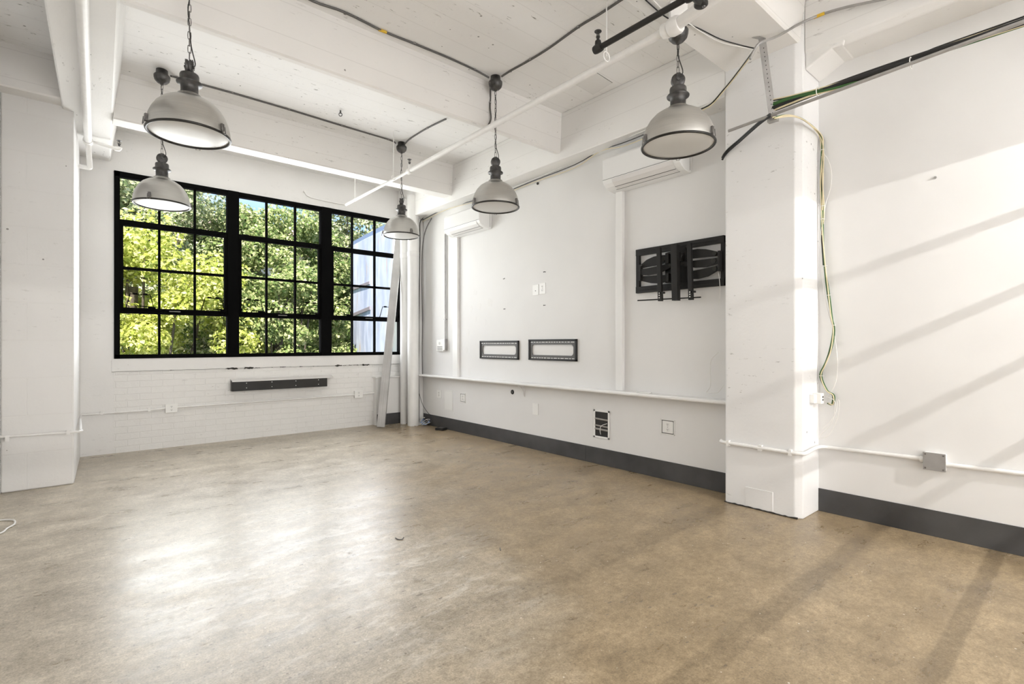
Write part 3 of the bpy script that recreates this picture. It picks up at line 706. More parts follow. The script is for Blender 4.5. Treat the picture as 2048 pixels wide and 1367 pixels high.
# grommet, bracket
p = at(1025, 783.5, x=XR)
root = empty('cable_grommet', (XR, p.y, p.z)); tag(root, 'round black cable grommet just under the ledge', 'grommet')
MB().lathe([(.013, -.004), (.026, -.006), (.028, -.001), (.028, 0)], n=28, axis='x').build('ring', M['black'], root)
MB().cyl((-.003, 0, 0), .014, .002, 'x', 20).build('plug', simple_dark, root)
a, b = at(1049, 790, x=XR), at(1020, 775, x=3.85)
yb_ = a.y
root = empty('shelf_bracket', (XR, yb_, .62)); tag(root, 'thin white curved shelf bracket holding up the ledge', 'bracket')
zt = .727-.62
MB().box(-.004, 0, -.011, .011, -.035, zt).build('wall_leg', M['acgrey'], root)
MB().box(-.11, 0, -.011, .011, zt-.004, zt).build('shelf_leg', M['acgrey'], root)
MB().tube([(-.003, 0, -.02), (-.022, 0, .04), (-.055, 0, .078), (-.105, 0, zt-.004)], .005, 8, 4).build('curved_brace', M['acgrey'], root)
# thin papers on ledge
p0 = at(1255, 785, z=.757); root = MB()
ya, yb = at(1253, 787, z=.757).y, at(1301, 787, z=.757).y
root.prism([(3.955, ya, 0), (3.88, ya, 0), (3.865, yb+.02, 0), (3.885, yb, 0), (3.96, yb+.03, 0)], (0, 0, .007))
o = root.build('paper_sheets', M['plate'], bevel=.001); o.location.z = .758; tag(o, 'thin white papers lying on the ledge at the line cover', 'paper')
# anchors and smudges
for u, v, lb in ((1008, 557, 'left upper'), (1009, 618, 'left lower'), (1089, 543.5, 'right upper'), (1089, 610, 'right lower')):
    m = MB(); p = at(u, v, x=XR)
    for k in range(3): m.cyl((XR-.004, p.y+.012*(k-1), p.z+R.uniform(-.002, .003)), R.uniform(.0035, .006), .004, 'x', 8)
    o = m.build('wall_anchor', M['hole']); tag(o, 'cluster of dark screw anchors on the white wall above the flat brackets, %s' % lb, 'anchor', 'screw anchors on the right wall')
sm = MB()
for u, v, su, sv in ((942, 617, 3, 8), (958, 612, 4, 7), (980, 605, 5, 10), (968, 645, 4, 8), (950, 637, 3, 6), (938, 745, 3, 9), (932, 700, 3, 7), (936, 665, 3, 8), (950, 585, 4, 5)):
    pts = []
    for k in range(14):
        an = 2*PI*k/14; rr = R.uniform(.75, 1.1); pts.append(at(u+su*rr*math.cos(an), v+sv*rr*math.sin(an), x=XR-.0012))
    sm.prism(pts, (.001, 0, 0))
o = sm.build('paint_smudges', simple('pale_patch_paint', (.765, .75, .728), .6)); tag(o, 'faint grey patching smudges on the wall beside the far line cover', 'paint marks', kind='stuff')
o = MB().cyl((XR2-.012, at(1871, 355, x=XR2).y, at(1871, 355, x=XR2).z), .007, .012, 'x', 10).build('wall_screw', M['galv']); tag(o, 'single grey screw in the white wall right of the pillar', 'screw')
p = at(1076, 367, x=XR); o = MB().cyl((XR-.01, p.y, p.z), .014, .01, 'x', 10).build('wall_plug', M['dark']); tag(o, 'small dark plug in the wall just under the girder between the two air conditioners', 'plug')

# ------------------------------------------------------------------ heater, conduits
u0, u1 = 464.5, 654.5; yf = YW-.10
a, b = at(u0, 770, y=yf), at(u1, 765, y=yf); zb, zt = (at(464.5, 783, y=yf).z+at(654, 771.5, y=yf).z)/2, (at(464.5, 763.5, y=yf).z+at(654, 755.5, y=yf).z)/2
root = empty('wall_heater', ((a.x+b.x)/2, YW-.012, zb)); tag(root, 'long black metal wall heater on the brick below the window', 'heater')
W = (b.x-a.x)/2; Hh = zt-zb; d = .088
m = MB(); m.box(-W, W, -d, -d+.004, 0, Hh); m.box(-W, -W+.004, -d, 0, 0, Hh+.0); m.box(W-.004, W, -d, 0, 0, Hh); m.box(-W, W, -d, 0, 0, .004)
m.prism([(-W, -d, Hh), (-W, -.0, Hh), (-W, 0, Hh+.025)], (.006, 0, 0)); m.build('cover', M['blackmetal'], root)
MB().prism([(-W, -d, Hh), (-W, -d, Hh+.006), (-W, 0, Hh+.034), (-W, 0, Hh+.028)], (2*W+.09, 0, 0)).build('top_plate', simple('pale_sheet_metal', (.72, .70, .68), .3, .3), root)
for k in range(4):
    for zz in (.3, .82): MB().cyl((-W+.16+k*(2*W-.28)/3, -d-.003, Hh*zz), .005, .003, 'y', 8).build('screw', M['plate'], root)

def outlet_y(u0, u1, v0, v1, label, y=YW-.004):
    d = .045; a, b = at(u0, (v0+v1)/2, y=y-d), at(u1, (v0+v1)/2, y=y-d); z1, z0 = at((u0+u1)/2, v0, y=y-d).z, at((u0+u1)/2, v1, y=y-d).z
    root = empty('wall_outlet', ((a.x+b.x)/2, y, z0)); tag(root, label, 'outlet', 'surface outlets on the brick wall')
    W = (b.x-a.x)/2; Hh = z1-z0
    MB().box(-W, W, -d+.004, 0, 0, Hh).build('box', M['pipe_white'], root, .004)
    MB().box(-W-.003, W+.003, -d, -d+.004, -.003, Hh+.003).build('cover', M['plate'], root, .002)
    for zc in (Hh*.3, Hh*.7):
        rc = MB().cyl((0, -d-.002, zc), .0165, .003, 'y', 20).build('receptacle', M['plate'], root)
        s = MB()
        for dx in (-.0065, .0045): s.box(dx, dx+.003, -d-.0032, -d-.001, zc-.001, zc+.008)
        s.cyl((0, -d-.0032, zc-.008), .003, .002, 'y', 10); s.build('slots', M['hole'], rc)
    return root, W
zc_ = .525
o1, W1 = outlet_y(331.5, 354.5, 808, 824, 'white surface outlet box on the brick left of the heater')
o2, W2 = outlet_y(710, 725.5, 781, 795, 'white surface outlet box on the brick right of the heater')
root = empty('wall_conduit', (0, YW, .5)); tag(root, 'thin white conduit running along the brick and round the left pier', 'conduit')
z_1 = o1.location.z+.05; z_2 = o2.location.z+.045; yk = YW-.022
def PB(mb, name, mat=M['pipe_white'], par=root):
    o = mb.build(name, mat); o.parent = par; o.location = -Vector(par.location); return o
zl = .43
zl = at(162, 829, y=YW).z; zf = at(147, 863, y=5.76).z; zf0 = at(0, 873, y=5.76).z
PB(MB().tube([(o1.location.x-W1, yk, z_1), (.6, yk, z_1-.01), (.08, yk, zl), (.03, YW-.04, zl)], .0105, 8, 2), 'pipe')
PB(MB().tube([(.022, YW-.02, zl), (.022, 6.9, zl), (.022, 6.0, zf), (.022, 5.80, zf)], .0105, 8, 2), 'pipe')
PB(MB().tube([(.03, 5.79, zf), (.01, 5.748, zf), (-.04, 5.748, zf), (XL, 5.748, zf0)], .0105, 8, 2), 'pipe')
PB(MB().tube([(o1.location.x+W1, yk, z_1), (1.6, yk, (z_1+z_2)/2), (o2.location.x-W2, yk, z_2)], .0105, 8, 2), 'pipe')
PB(MB().tube([(o2.location.x+W2, yk, z_2), (3.35, yk, z_2+.01)], .0105, 8, 0), 'pipe')
for x_ in (.62, .2):
    z = z_1-.005 if x_ > .3 else (zl+.01); PB(MB().box(x_-.012, x_+.012, YW-.035, YW, z-.018, z+.018), 'strap')
for x_ in (-.06, -.43): PB(MB().box(x_-.012, x_+.012, 5.735, 5.77, zf-.018+(x_+.06)*.03, zf+.018+(x_+.06)*.03), 'strap')
# conduit on pillar and right wall
zp = at(1447, 884, x=3.73).z; zq = at(1590, 906, x=3.73).z
jb = at(1868, 923, x=XR2)
root2 = empty('wall_conduit', (3.9, 1.3, .5)); tag(root2, 'thick white conduit across the pillar and along the near right wall', 'conduit')
PBB = lambda mb, name, mat=M['pipe_white']: PB(mb, name, mat, root2)
PBB(MB().tube([(3.79, 1.93, zp), (3.74, 1.90, zp), (3.732, 1.80, zp), (3.732, 1.45, zq), (3.735, 1.37, zq)], .0135, 10, 2), 'pipe')
zk = at(1650, 893, x=4.05).z
PBB(MB().tube([(3.735, 1.38, zq), (3.75, 1.335, zq), (3.80, 1.325, zq+.005), (3.95, 1.325, zk), (4.03, 1.31, zk), (XR2-.018, 1.22, zk), (XR2-.018, jb.y+.05, at(1840, 916, x=4.05).z)], .0135, 10, 3), 'pipe')
PBB(MB().tube([(XR2-.018, jb.y-.05, at(1895, 929, x=4.05).z), (XR2-.018, .2, at(2048, 946, x=4.05).z), (XR2-.018, -1.2, at(2048, 946, x=4.05).z)], .0135, 10, 0), 'pipe')
for q in ((3.72, 3.75, 1.60, 1.625, (zp+zq)/2), (3.72, 3.75, 1.84, 1.86, zp), (3.72, 3.75, 1.40, 1.42, zq)): PBB(MB().box(q[0], q[1], q[2], q[3], q[4]-.02, q[4]+.02), 'strap')
for yy in (jb.y+.055, jb.y-.05): PBB(MB().cyl((XR2-.018, yy-.014, at(1868, 921, x=4.05).z), .019, .025, 'y', 12), 'coupling')
a, b = at(1845.5, 920, x=4.02), at(1891.5, 925, x=4.02); z1 = at(1868, 905.5, x=4.02).z; z0 = at(1868, 941, x=4.02).z
root = empty('junction_box', (XR2, (a.y+b.y)/2, z0)); tag(root, 'grey square junction box on the right wall in line with the conduit', 'junction box')
W = (a.y-b.y)/2; Hh = z1-z0
MB().box(-.045, 0, -W+.003, W-.003, .003, Hh-.003).build('box', M['pipe_white'], root, .003)
MB().box(-.048, -.044, -W, W, 0, Hh).build('cover', M['greybox'], root, .003)
for sy in (-1, 1):
    for zz in (.012, Hh-.012): MB().cyl((-.051, sy*(W-.012), zz), .005, .004, 'x', 10).build('screw', M['steel'], root)

# ------------------------------------------------------------------ corner pipes, leaning stud
for (u, v, r, lb) in ((826.5, 850, .083, 'fat white painted standpipe in the far corner, the nearer one'), (809, 848, .06, 'white painted standpipe in the far corner, half hidden behind the fat one')):
    p = at(u, v, z=0.0)
    if r < .07: p = at(808.5, 700, y=6.90); p.z = 0
    root = empty('standpipe', (p.x, p.y, 0)); tag(root, lb, 'pipe', 'floor to ceiling pipes in the far corner')
    MB().lathe([(r, 0), (r, ZG+.3)], n=40).build('pipe', M['column_pipe'], root)
    MB().lathe([(r, 2.50), (r+.006, 2.51), (r+.006, 2.56), (r, 2.57)], n=40).build('coupling', M['column_pipe'], root)
b0 = at(761, 855, z=0); t0 = at(799, 462, y=7.0)
root = MB(); ax = (t0-b0).normalized(); side = Vector((SA*0+CA, -SA, 0)); side = (side-ax*side.dot(ax)).normalized(); dep = ax.cross(side).normalized()
if dep.dot(Vector((SA, CA, 0))) < 0: dep = -dep
w_, g_, th = .055, .05, .003
def SP(a, b, e0, e1):
    return [b0+side*a[0]+dep*a[1], b0+side*a[0]+dep*a[1]]
sec = [(-w_, g_), (-w_, 0), (w_, 0), (w_, g_), (w_-th, g_), (w_-th, th), (-w_+th, th), (-w_+th, g_)]
root.prism([b0+side*a+dep*b for a, b in sec], t0-b0)
for q in (-.3, .25): root.prism([b0+side*(w_*q+.006)-dep*.002, b0+side*(w_*q-.006)-dep*.002, b0+side*(w_*q-.006)+dep*.001, b0+side*(w_*q+.006)+dep*.001], t0-b0)
mn = min(v[2] for v in root.v)
root.v = [(x, y, z-mn) for x, y, z in root.v]
o = root.build('metal_stud', simple('pale_galvanized_stud', (.52, .51, .50), .38, .55, vary=.12, scale=5), bevel=.001); tag(o, 'tall pale metal stud leaning against the window wall at the corner', 'metal stud')

# ------------------------------------------------------------------ ceiling pipes
def sprinkler(p, up=1, par=None, mat=None):
    m = MB(); c = Vector(p); s = up
    m.cyl(c, .009, .03*s, 'z', 10); m.tube([c+Vector((-.011, 0, .028*s)), c+Vector((-.012, 0, .05*s)), c+Vector((0, 0, .062*s))], .0022, 6, 2)
    m.tube([c+Vector((.011, 0, .028*s)), c+Vector((.012, 0, .05*s)), c+Vector((0, 0, .062*s))], .0022, 6, 2); m.cyl(c+Vector((0, 0, .028*s)), .013, .005*s, 'z', 10)
    m.cyl(c+Vector((0, 0, .062*s)), .022, .003*s, 'z', 14); m.cyl(c+Vector((0, 0, .03*s)), .004, .03*s, 'z', 8)
    return m.build('sprinkler_head', mat or M['antique'], par)
zp_ = 3.05
P_far = at(692, 409, z=zp_); P_tee = at(819, 342, z=zp_); P_mid = at(1213, 113, z=zp_); P_cp = at(1350, 52, z=3.06); P_end = at(1405, 12, z=3.06)
root = empty('sprinkler_pipe', (P_far.x, P_far.y, 0)); tag(root, 'long white sprinkler pipe hung under the ceiling towards the window', 'pipe')
RP = lambda mb, name, mat=M['pipe_white'], par=root: PB(mb, name, mat, par)
P_c = P_tee
RP(MB().tube([P_far, P_c], .016, 12, 0), 'pipe')
RP(MB().tube([P_c, P_cp], .024, 14, 0), 'pipe')
dirv = (P_end-P_cp).normalized()
RP(MB().tube([P_cp, P_cp+dirv*1.6], .034, 14, 0), 'pipe')
def clamp_at(P, dv, r, L): return MB().tube([P-dv*L/2, P-dv*L*.3, P+dv*L*.3, P+dv*L/2], [r*.9, r, r, r*.9], 14, 0)
dv = (P_cp-P_tee).normalized()
RP(clamp_at(P_c, dv, .032, .07), 'coupling'); RP(clamp_at(P_cp, dv, .052, .07), 'coupling'); RP(clamp_at(P_cp+dv*-.06, dv, .044, .04), 'coupling')
RP(MB().tube([P_c, P_c+Vector((0, 0, .07))], .014, 10, 0), 'riser')
sp = sprinkler(P_c+Vector((0, 0, .06)), 1); sp.parent = root; sp.location = -Vector(root.location)
for u, v, r in ((787, 355, .016), (1213, 113, .024), (710, 400, .016)):
    p = at(u, v, z=zp_); ztop = ZC if u != 710 else ZC
    RP(MB().tube([(p.x, p.y, p.z+.0), (p.x, p.y, ztop)], .0045, 6, 0), 'hanger_rod')
    RP(MB().torus((p.x, p.y, p.z), r+.006, .004, 'y', 20, 6), 'hanger_ring')
# black pipe
zk_ = 3.0
A = at(1196, 97, z=zk_); Bp = at(1372, -3, z=zk_); dv = (Bp-A).normalized()
root = empty('sprinkler_pipe', (A.x, A.y, 0)); tag(root, 'short black iron pipe with an upturned sprinkler head near the top edge', 'pipe')
KP = lambda mb, name, mat=M['blackmetal'], par=root: PB(mb, name, mat, par)
KP(MB().tube([A, Bp+dv*.06], .017, 12, 0), 'pipe'); KP(clamp_at(A, dv, .026, .055), 'elbow'); KP(MB().tube([A, A+Vector((0, 0, .045))], [.022, .018], 10, 0), 'riser')
sp = sprinkler(A+Vector((0, 0, .04)), 1, None, M['antique']); sp.parent = root; sp.location = -Vector(root.location)
Cq = at(1402, 8, z=3.0)
KP(clamp_at(Bp+dv*.03, dv, .028, .06), 'coupling')
KP(MB().tube([Bp+dv*.05, Cq+Vector((0, 0, .02))], .03, 12, 0), 'elbow')
KP(MB().lathe([(1e-4, 0), (.03, 0), (.036, .006), (.036, .018), (1e-4, .02)], Cq+Vector((0, 0, -.012)), 20), 'flange')
KP(MB().lathe([(1e-4, -.004), (.009, -.003), (.009, .004)], Cq+Vector((.012, -.01, -.014)), 8), 'bolt', M['steel'])
# left pipe under left girder
zl_ = 3.15
a, b = at(164, 0, z=zl_), at(176, 282, z=zl_)
d_ = (b-a).normalized(); a2 = a-d_*3
root = empty('sprinkler_pipe', (b.x, b.y, 0)); tag(root, 'white pipe running under the left girder to the window wall', 'pipe')
LP = lambda mb, name, mat=M['pipe_white'], par=root: PB(mb, name, mat, par)
LP(MB().tube([a2, b], .031, 14, 0), 'pipe')
e = Vector((b.x, YW-.06, 3.13)); 
LP(clamp_at(b, d_, .04, .08), 'coupling')
dn = Vector((b.x, b.y+.02, b.z))
LP(MB().tube([b, at(180, 335, y=b.y+.10)], .022, 12, 0), 'pipe')
q = at(180, 335, y=b.y+.10); LP(MB().tube([q+Vector((.0, 0, .01)), q, q+Vector((-.02, .02, 0)), Vector((.01, q.y+.03, q.z+.005))], .02, 10, 2), 'elbow')
arm = at(232, 297, y=b.y+.02)
LP(MB().tube([b, arm], .016, 10, 0), 'branch'); LP(MB().tube([arm-Vector((.01, 0, 0)), arm+Vector((.02, 0, 0)), arm+Vector((.03, 0, .02))], .022, 10, 1), 'elbow')
sp = sprinkler(arm+Vector((.025, 0, .02)), 1); sp.parent = root; sp.location = -Vector(root.location)
# small pipe stub on window wall
a, b = at(609, 383, y=YW-.01), at(622, 395, y=YW-.01); c = at(688, 409, y=YW-.01)
o = MB().tube([a, b, c], .007, 8, 2); o.cyl((a.x, YW-.03, a.z), .015, .03, 'y', 12); o = o.build('wall_conduit', M['pipe_white']); tag(o, 'tiny white conduit stub on the wall above the middle window unit', 'conduit')
# ceiling patch plate
cs = [at(u, v, z=ZC-.004) for u, v in ((1188, 143), (1224, 166), (1186, 189), (1150, 168))]
o = MB().prism(cs, (0, 0, .004)); o = o.build('ceiling_patch', M['trim'], bevel=.001)
cc_ = sum(cs, Vector())/4; sm_ = MB(); sm_.prism([q_+(q_-cc_)*.035+Vector((0, 0, .0035)) for q_ in cs], (0, 0, .0005)); q_ = sm_.build('seam', M['hole'], o); tag(o, 'square white patch plate on the ceiling beside the girder', 'plate')
p = at(681, 221, z=ZC); m = MB(); m.cyl((p.x, p.y, ZC-.03), .008, .03, 'z', 8); m.torus((p.x, p.y, ZC-.04), .016, .004, 'y', 14, 6, rot=Matrix.Rotation(.5, 3, 'X'))
o = m.build('ceiling_hook', M['antique']); tag(o, 'small metal hook in the ceiling between the two cross beams', 'hook')

# ------------------------------------------------------------------ cables on the ceiling
def cable(name, label, pts, r, mat, clips=(), tape=None, cat='cable', parent=None):
    root = MB().tube(pts, r, 8, 3).build(name, mat, parent)
    if parent is None: tag(root, label, cat)
    for c in clips: MB().lathe([(.011, -.006), (.011, .006), (.006, .006)], c, 10, 'z').build('clip', M['galv'], root)
    if tape: MB().tube(tape, r*1.25, 8, 0).build('tape', M['yellow'], root)
    return root
zc1 = ZC-.008
c = lambda u, v, z=zc1: at(u, v, z=z)
cable('armoured_cable', 'grey armoured cable on the ceiling left of the middle lamp, with yellow tag', [c(560, -35), c(625, 2), c(690, 25), c(765, 62), c(830, 88), c(900, 117), c(950, 140), c(978, 155, ZC-.03)], .0085, M['conduit'], [c(690, 26), c(829, 87), c(949, 139)], [c(757, 59), c(773, 65)])
cable('armoured_cable', 'grey armoured cable on the ceiling right of the middle lamp', [c(1003, 153, ZC-.03), c(1022, 141), c(1060, 120), c(1100, 95), c(1157, 54), c(1200, 28), c(1250, -5), c(1290, -30)], .0085, M['conduit'], [c(1021, 142), c(1061, 119), c(1157, 54)])
cable('armoured_cable', 'grey armoured cable on the ceiling from the left back lamp to the corner lamp', [c(342, 152, ZC-.03), c(360, 157), c(465, 186), c(578, 219), c(683, 251), c(777, 279), c(792, 287, ZC-.03)], .0085, M['conduit'], [c(465, 186), c(578, 219), c(683, 251), c(777, 279)])
cable('armoured_cable', 'short grey armoured cable stub on the ceiling above the corner lamp', [c(810, 287, ZC-.03), c(822, 276), c(855, 256), c(892, 238)], .0085, M['conduit'], [c(821, 277), c(855, 256)])
cable('armoured_cable', 'grey armoured cable dropping down the cross beam face at the middle lamp', [Vector((p4.x-.06, p4.y, ZC-.07)), at(981, 190, y=3.61), at(980, 215, y=3.61), at(982, 235, y=3.61), at(979, 246, y=3.61), Vector((at(979, 248, y=3.63).x, 3.7, 3.145))], .0075, M['conduit'], [at(980, 205, y=3.615)])
yb0 = 1.34
fl = [at(1500, 118, y=1.45), at(1515, 90, y=1.42), at(1530, 82, y=1.40), at(1560, 70, y=1.38), at(1600, 47, y=1.33), at(1640, 30, x=3.765), at(1690, 15, x=3.765), at(1770, -2, x=3.765), at(1900, -30, x=3.765)]
cable('armoured_cable', 'pale flexible armoured cable with a yellow tag sweeping over the top of the pillar', fl, .0085, M['galv'], [], [at(1628, 35, x=3.76), at(1649, 26.5, x=3.762)])

# ------------------------------------------------------------------ strut hanger and cable run at right
hx = 3.46
root = empty('strut_hanger', (hx, 1.45, 3.26)); tag(root, 'perforated steel hanger strap with a long grey rod beside the pillar', 'hanger')
HP = lambda mb, name, mat=M['galv'], par=root: PB(mb, name, mat, par)
top = Vector((hx, 1.49, 3.268)); bot = at(1547, 238, x=3.50)
tv = at(1524, 78, z=3.262); bb = at(1546, 240, x=tv.x+.0)
sd = Vector((CA, -SA, 0))*.5
d1 = (bb-tv).normalized(); sd = Vector((.0, -1, 0))*.024+Vector((.018, 0, 0)); nn = d1.cross(sd).normalized()
HP(MB().prism([tv-sd*.75, tv+sd*.75, bb+sd*.75, bb-sd*.75], nn*.004), 'strap')
HP(MB().prism([tv-sd*.8+Vector((0, .0, .004)), tv+sd*.8+Vector((0, 0, .004)), tv+sd*.8+Vector((-.05, .02, .004)), tv-sd*.8+Vector((-.05, .02, .004))], (0, 0, -.004)), 'foot')
hm = MB()
for k in range(16):
    p = tv.lerp(bb, .12+.8*k/15)
    for s_ in (1, -1): hm.lathe([(1e-4, 0), (.0045, 0)], p+nn*(.0046 if s_ > 0 else -.0006), 8, 'x')
HP(hm, 'holes', M['dark'])
rodx = bb.x
ra = at(1457, 262, x=rodx-.01); rb = at(2048, 43, x=rodx-.06); rb2 = rb+(rb-ra)*.8
HP(MB().tube([ra, rb2], .010, 10, 0), 'rod')
HP(MB().box(bb.x-.02, bb.x+.02, bb.y-.03, bb.y+.03, bb.z-.012, bb.z+.02), 'clamp')
# cable run to the right
def run(name, label, pts, r, mat, cat='cable', grp='cables strung along the grey rod'):
    o = MB().tube(pts, r, 8, 3).build(name, mat); tag(o, label, cat, grp); return o
xh = rodx+.01
S = lambda u, v, dx=0.: at(u, v, x=xh+dx)
run('black_cable', 'thick black cable of the run, lowest of the dark ones beside the rod', [S(1537, 222), S(1560, 214, .01), S(1640, 183, .01), S(1720, 155), S(1830, 118), S(2048, 42), S(2300, -45)], .016, M['cord'])
run('black_cable', 'thin dark cable along the top of the cable run', [S(1540, 202), S(1600, 190), S(1720, 155), S(1830, 115), S(1870, 96), S(2048, 33), S(2300, -60)], .0045, M['cord'])
run('black_cable', 'black cable filling the middle of the cable run', [S(1545, 216), S(1700, 158, .01), S(1850, 107, -.01), S(2048, 45, -.02), S(2300, -40, -.02)], .013, M['cord'])
run('green_cable', 'green cable starting at the hanger strap', [S(1540, 212), S(1580, 198), S(1640, 184), S(1700, 168), S(1760, 145, .02), S(2048, 50, .02)], .009, M['gcord'])
run('green_cable', 'second thinner green cable just above the first', [S(1540, 208), S(1590, 192), S(1650, 178), S(1710, 163, .02), S(2048, 44, .02)], .006, M['gcord'])
run('cream_cable', 'cream coloured cable on top of the green ones', [S(1538, 201), S(1600, 187), S(1680, 165), S(1760, 138), S(1900, 88), S(2048, 38)], .005, M['ycord'])
run('cream_cable', 'cream coloured cable under the black ones', [S(1538, 224), S(1620, 192), S(1700, 170), S(1800, 132), S(1900, 97), S(2048, 50)], .006, M['ycord'])
for u, v in ((1636, 184), (1822, 126)):
    p = S(u, v, -.02); o = MB().torus(p, .03, .0025, 'y', 18, 6).build('cable_tie', M['wcord']); tag(o, 'white tie round the cable run, %s' % ('near the hanger' if u < 1700 else 'halfway to the right edge'), 'cable tie', 'cable ties on the cable run')
# drop bundle along the pillar's right side
XD = 4.03
def D(u, v, k=0.): return at(u, v, y=1.325-k)
curve = [(1548, 236), (1575, 231), (1600, 236), (1622, 250), (1640, 272), (1645, 300)]
down1 = [(1643, 360), (1645, 420), (1644, 470), (1648, 530), (1656, 580), (1664, 630), (1668, 660), (1660, 700), (1648, 730), (1642, 752), (1655, 780), (1667, 790), (1664, 808), (1655, 806)]
def drop(name, label, du, mat, r, cut=None, k=.0, ph=0.):
    pts = []
    for i, (u, v) in enumerate(curve+down1):
        if cut and i >= cut: break
        o_ = du*math.cos(i*1.3+ph)
        kk = k+(.02 if i > 3 else 0)
        pts.append(at(u+o_, v+(o_*.5 if i < 4 else 0), y=1.31-kk) if u < 1640 or (v > 1e9) else at(max(u, 1641.5)+o_, v, x=4.045-abs(k)))
    o = MB().tube(pts, r, 7, 4).build(name, mat); tag(o, label, 'cable', 'cables hanging down the right side of the pillar')
    return o
drop('green_cable', 'dark green cable drooping down beside the pillar to the small white box', 1.6, M['gcord'], .0055, ph=0)
drop('green_cable', 'second dark green cable twisted round the first beside the pillar', 2.4, M['gcord'], .0045, ph=2.2, k=.006)
drop('cream_cable', 'cream cable drooping down beside the pillar to the small white box', 2.6, M['ycord'], .004, ph=1.1, k=.01)
drop('cream_cable', 'short cream cable ending halfway down the pillar bundle', 3.2, M['ycord'], .004, cut=9, ph=3.7, k=.006)
drop('cream_cable', 'cream cable crossing the others at the bend by the pillar', 3.4, M['ycord'], .0035, cut=8, ph=5.1, k=.014)
drop('black_cable', 'black cable inside the bundle hanging by the pillar', 1.0, M['cord'], .005, cut=10, ph=4.0, k=.002)
o = MB().tube([at(u, v, x=4.04) for u, v in ((1645, 305), (1656, 320), (1663, 345), (1661, 375), (1652, 405), (1646, 440), (1641, 480), (1645, 560), (1655, 620), (1666, 655), (1673, 700), (1675, 735), (1671, 765), (1660, 787), (1655, 793))], .0025, 6, 4).build('white_cable', M['wcord']); tag(o, 'thin white cable looping out from the pillar bundle', 'cable')
o = MB().tube([at(u, v, x=4.03) for u, v in ((1653, 794), (1664, 797), (1670, 806), (1668, 830), (1660, 850), (1642, 868), (1640, 875), (1655, 872), (1667, 855), (1676, 830), (1679, 805), (1675, 800), (1672, 822), (1662, 840), (1645, 858))], .0022, 6, 4).build('white_cable', M['wcord']); tag(o, 'thin white wires dangling in loops under the small white socket box', 'cable')
for i, (u, v) in enumerate(((1645, 300), (1646, 412), (1645, 438), (1650, 532), (1658, 590), (1667, 650), (1643, 751))):
    p = at(u, v, x=4.04); o = MB().torus(p, .013, .0022, 'z', 16, 6).build('cable_tie', M['wcord']); tag(o, 'white tie on the cable bundle beside the pillar, %s' % ['topmost of seven', 'second from the top', 'third from the top', 'fourth from the top', 'third from the bottom', 'second from the bottom', 'lowest, just above the socket box'][i], 'cable tie', 'ties on the pillar cable bundle')
p = at(1640, 797, y=1.30)
root = empty('socket_box', (p.x-.01, 1.345, p.z-.03)); tag(root, 'small white network socket box with wires on the side of the pillar', 'socket box')
MB().box(-.055, .0, -.03, 0, .0, .062).build('base', M['plate'], root, .003)
MB().box(.0, .055, -.055, 0, -.006, .068).build('housing', M['plate'], root, .003)
for zz in (.022, .042): MB().box(.025, .042, -.057, -.054, zz-.006, zz+.006).build('port', M['hole'], root)
# black cables from hanger round the pillar's left edge
for k, (dd, lb) in enumerate(((0, 'black cable dropping from the hanger round the left pillar edge, upper'), (4, 'black cable dropping from the hanger round the left pillar edge, lower'))):
    o = MB().tube([at(1540, 228+dd, x=hx+.02), at(1520, 243+dd, x=hx+.08), at(1498, 262+dd, x=3.62), at(1478, 280+dd, x=3.70), at(1458, 297+dd, x=3.735), at(1448.5, 308+dd, x=3.735), Vector((3.74, 1.90, at(1447, 315+dd, x=3.74).z))], .0075, 8, 3).build('black_cable', M['cord']); tag(o, lb, 'cable', 'black cables at the pillar edge')
# white cables along the girder
def gird(off, dv=0):
    q = [at(1510, 97+off, x=3.50), at(1490, 125+off, x=3.60), at(1465, 158+off, x=3.67), at(1445, 182+off, x=3.72), at(1425, 205+off, x=3.74), at(1405, 217+off, x=3.745), at(1370, 232+off*1.5, x=3.75), at(1330, 250+off*1.5, x=3.76), at(1290, 268+off*2.5, x=3.78), at(1245, 286+off*2.2, x=3.85), at(1200, 301+off*.5, x=3.90), at(1150, 329+off*2, x=3.92), at(1068, 361+off, x=3.94), at(1000, 388+off, x=3.94), at(940, 403+off, x=3.94), at(890, 417+off, x=3.93), at(845, 440+off, x=3.895)]
    return q
o = MB().tube(gird(0), .0045, 7, 3).build('black_cable', M['cord']); tag(o, 'thin dark cable strung along the underside of the right girder', 'cable', 'cables under the right girder')
o = MB().tube(gird(3), .004, 7, 3).build('cream_cable', M['ycord']); tag(o, 'cream cable sagging below the dark one under the right girder', 'cable', 'cables under the right girder')
o = MB().tube(gird(-3), .0045, 7, 3).build('white_cable', M['wcord']); tag(o, 'white cable strung above the dark one under the right girder', 'cable', 'cables under the right girder')
o = MB().tube([at(1510, 97, x=3.50), at(1480, 90, z=3.25), at(1440, 78, z=3.255), at(1400, 58, z=3.262), at(1375, 48, z=3.262), at(1335, 36, z=3.262), at(1300, 8, z=3.262), at(1280, -12, z=3.262)], .004, 7, 3).build('black_cable', M['cord']); tag(o, 'thin dark cable crossing the near cross beam above the right lamp', 'cable')
o = MB().tube([at(1508, 99, x=3.49), at(1482, 94, z=3.235), at(1440, 84, z=3.25), at(1400, 62, z=3.258), at(1372, 44, z=3.258), at(1345, 38, z=3.258), at(1312, 6, z=3.258), at(1295, -12, z=3.258)], .0035, 7, 3).build('white_cable', M['wcord']); tag(o, 'thin pale cable crossing the near cross beam above the right lamp', 'cable')
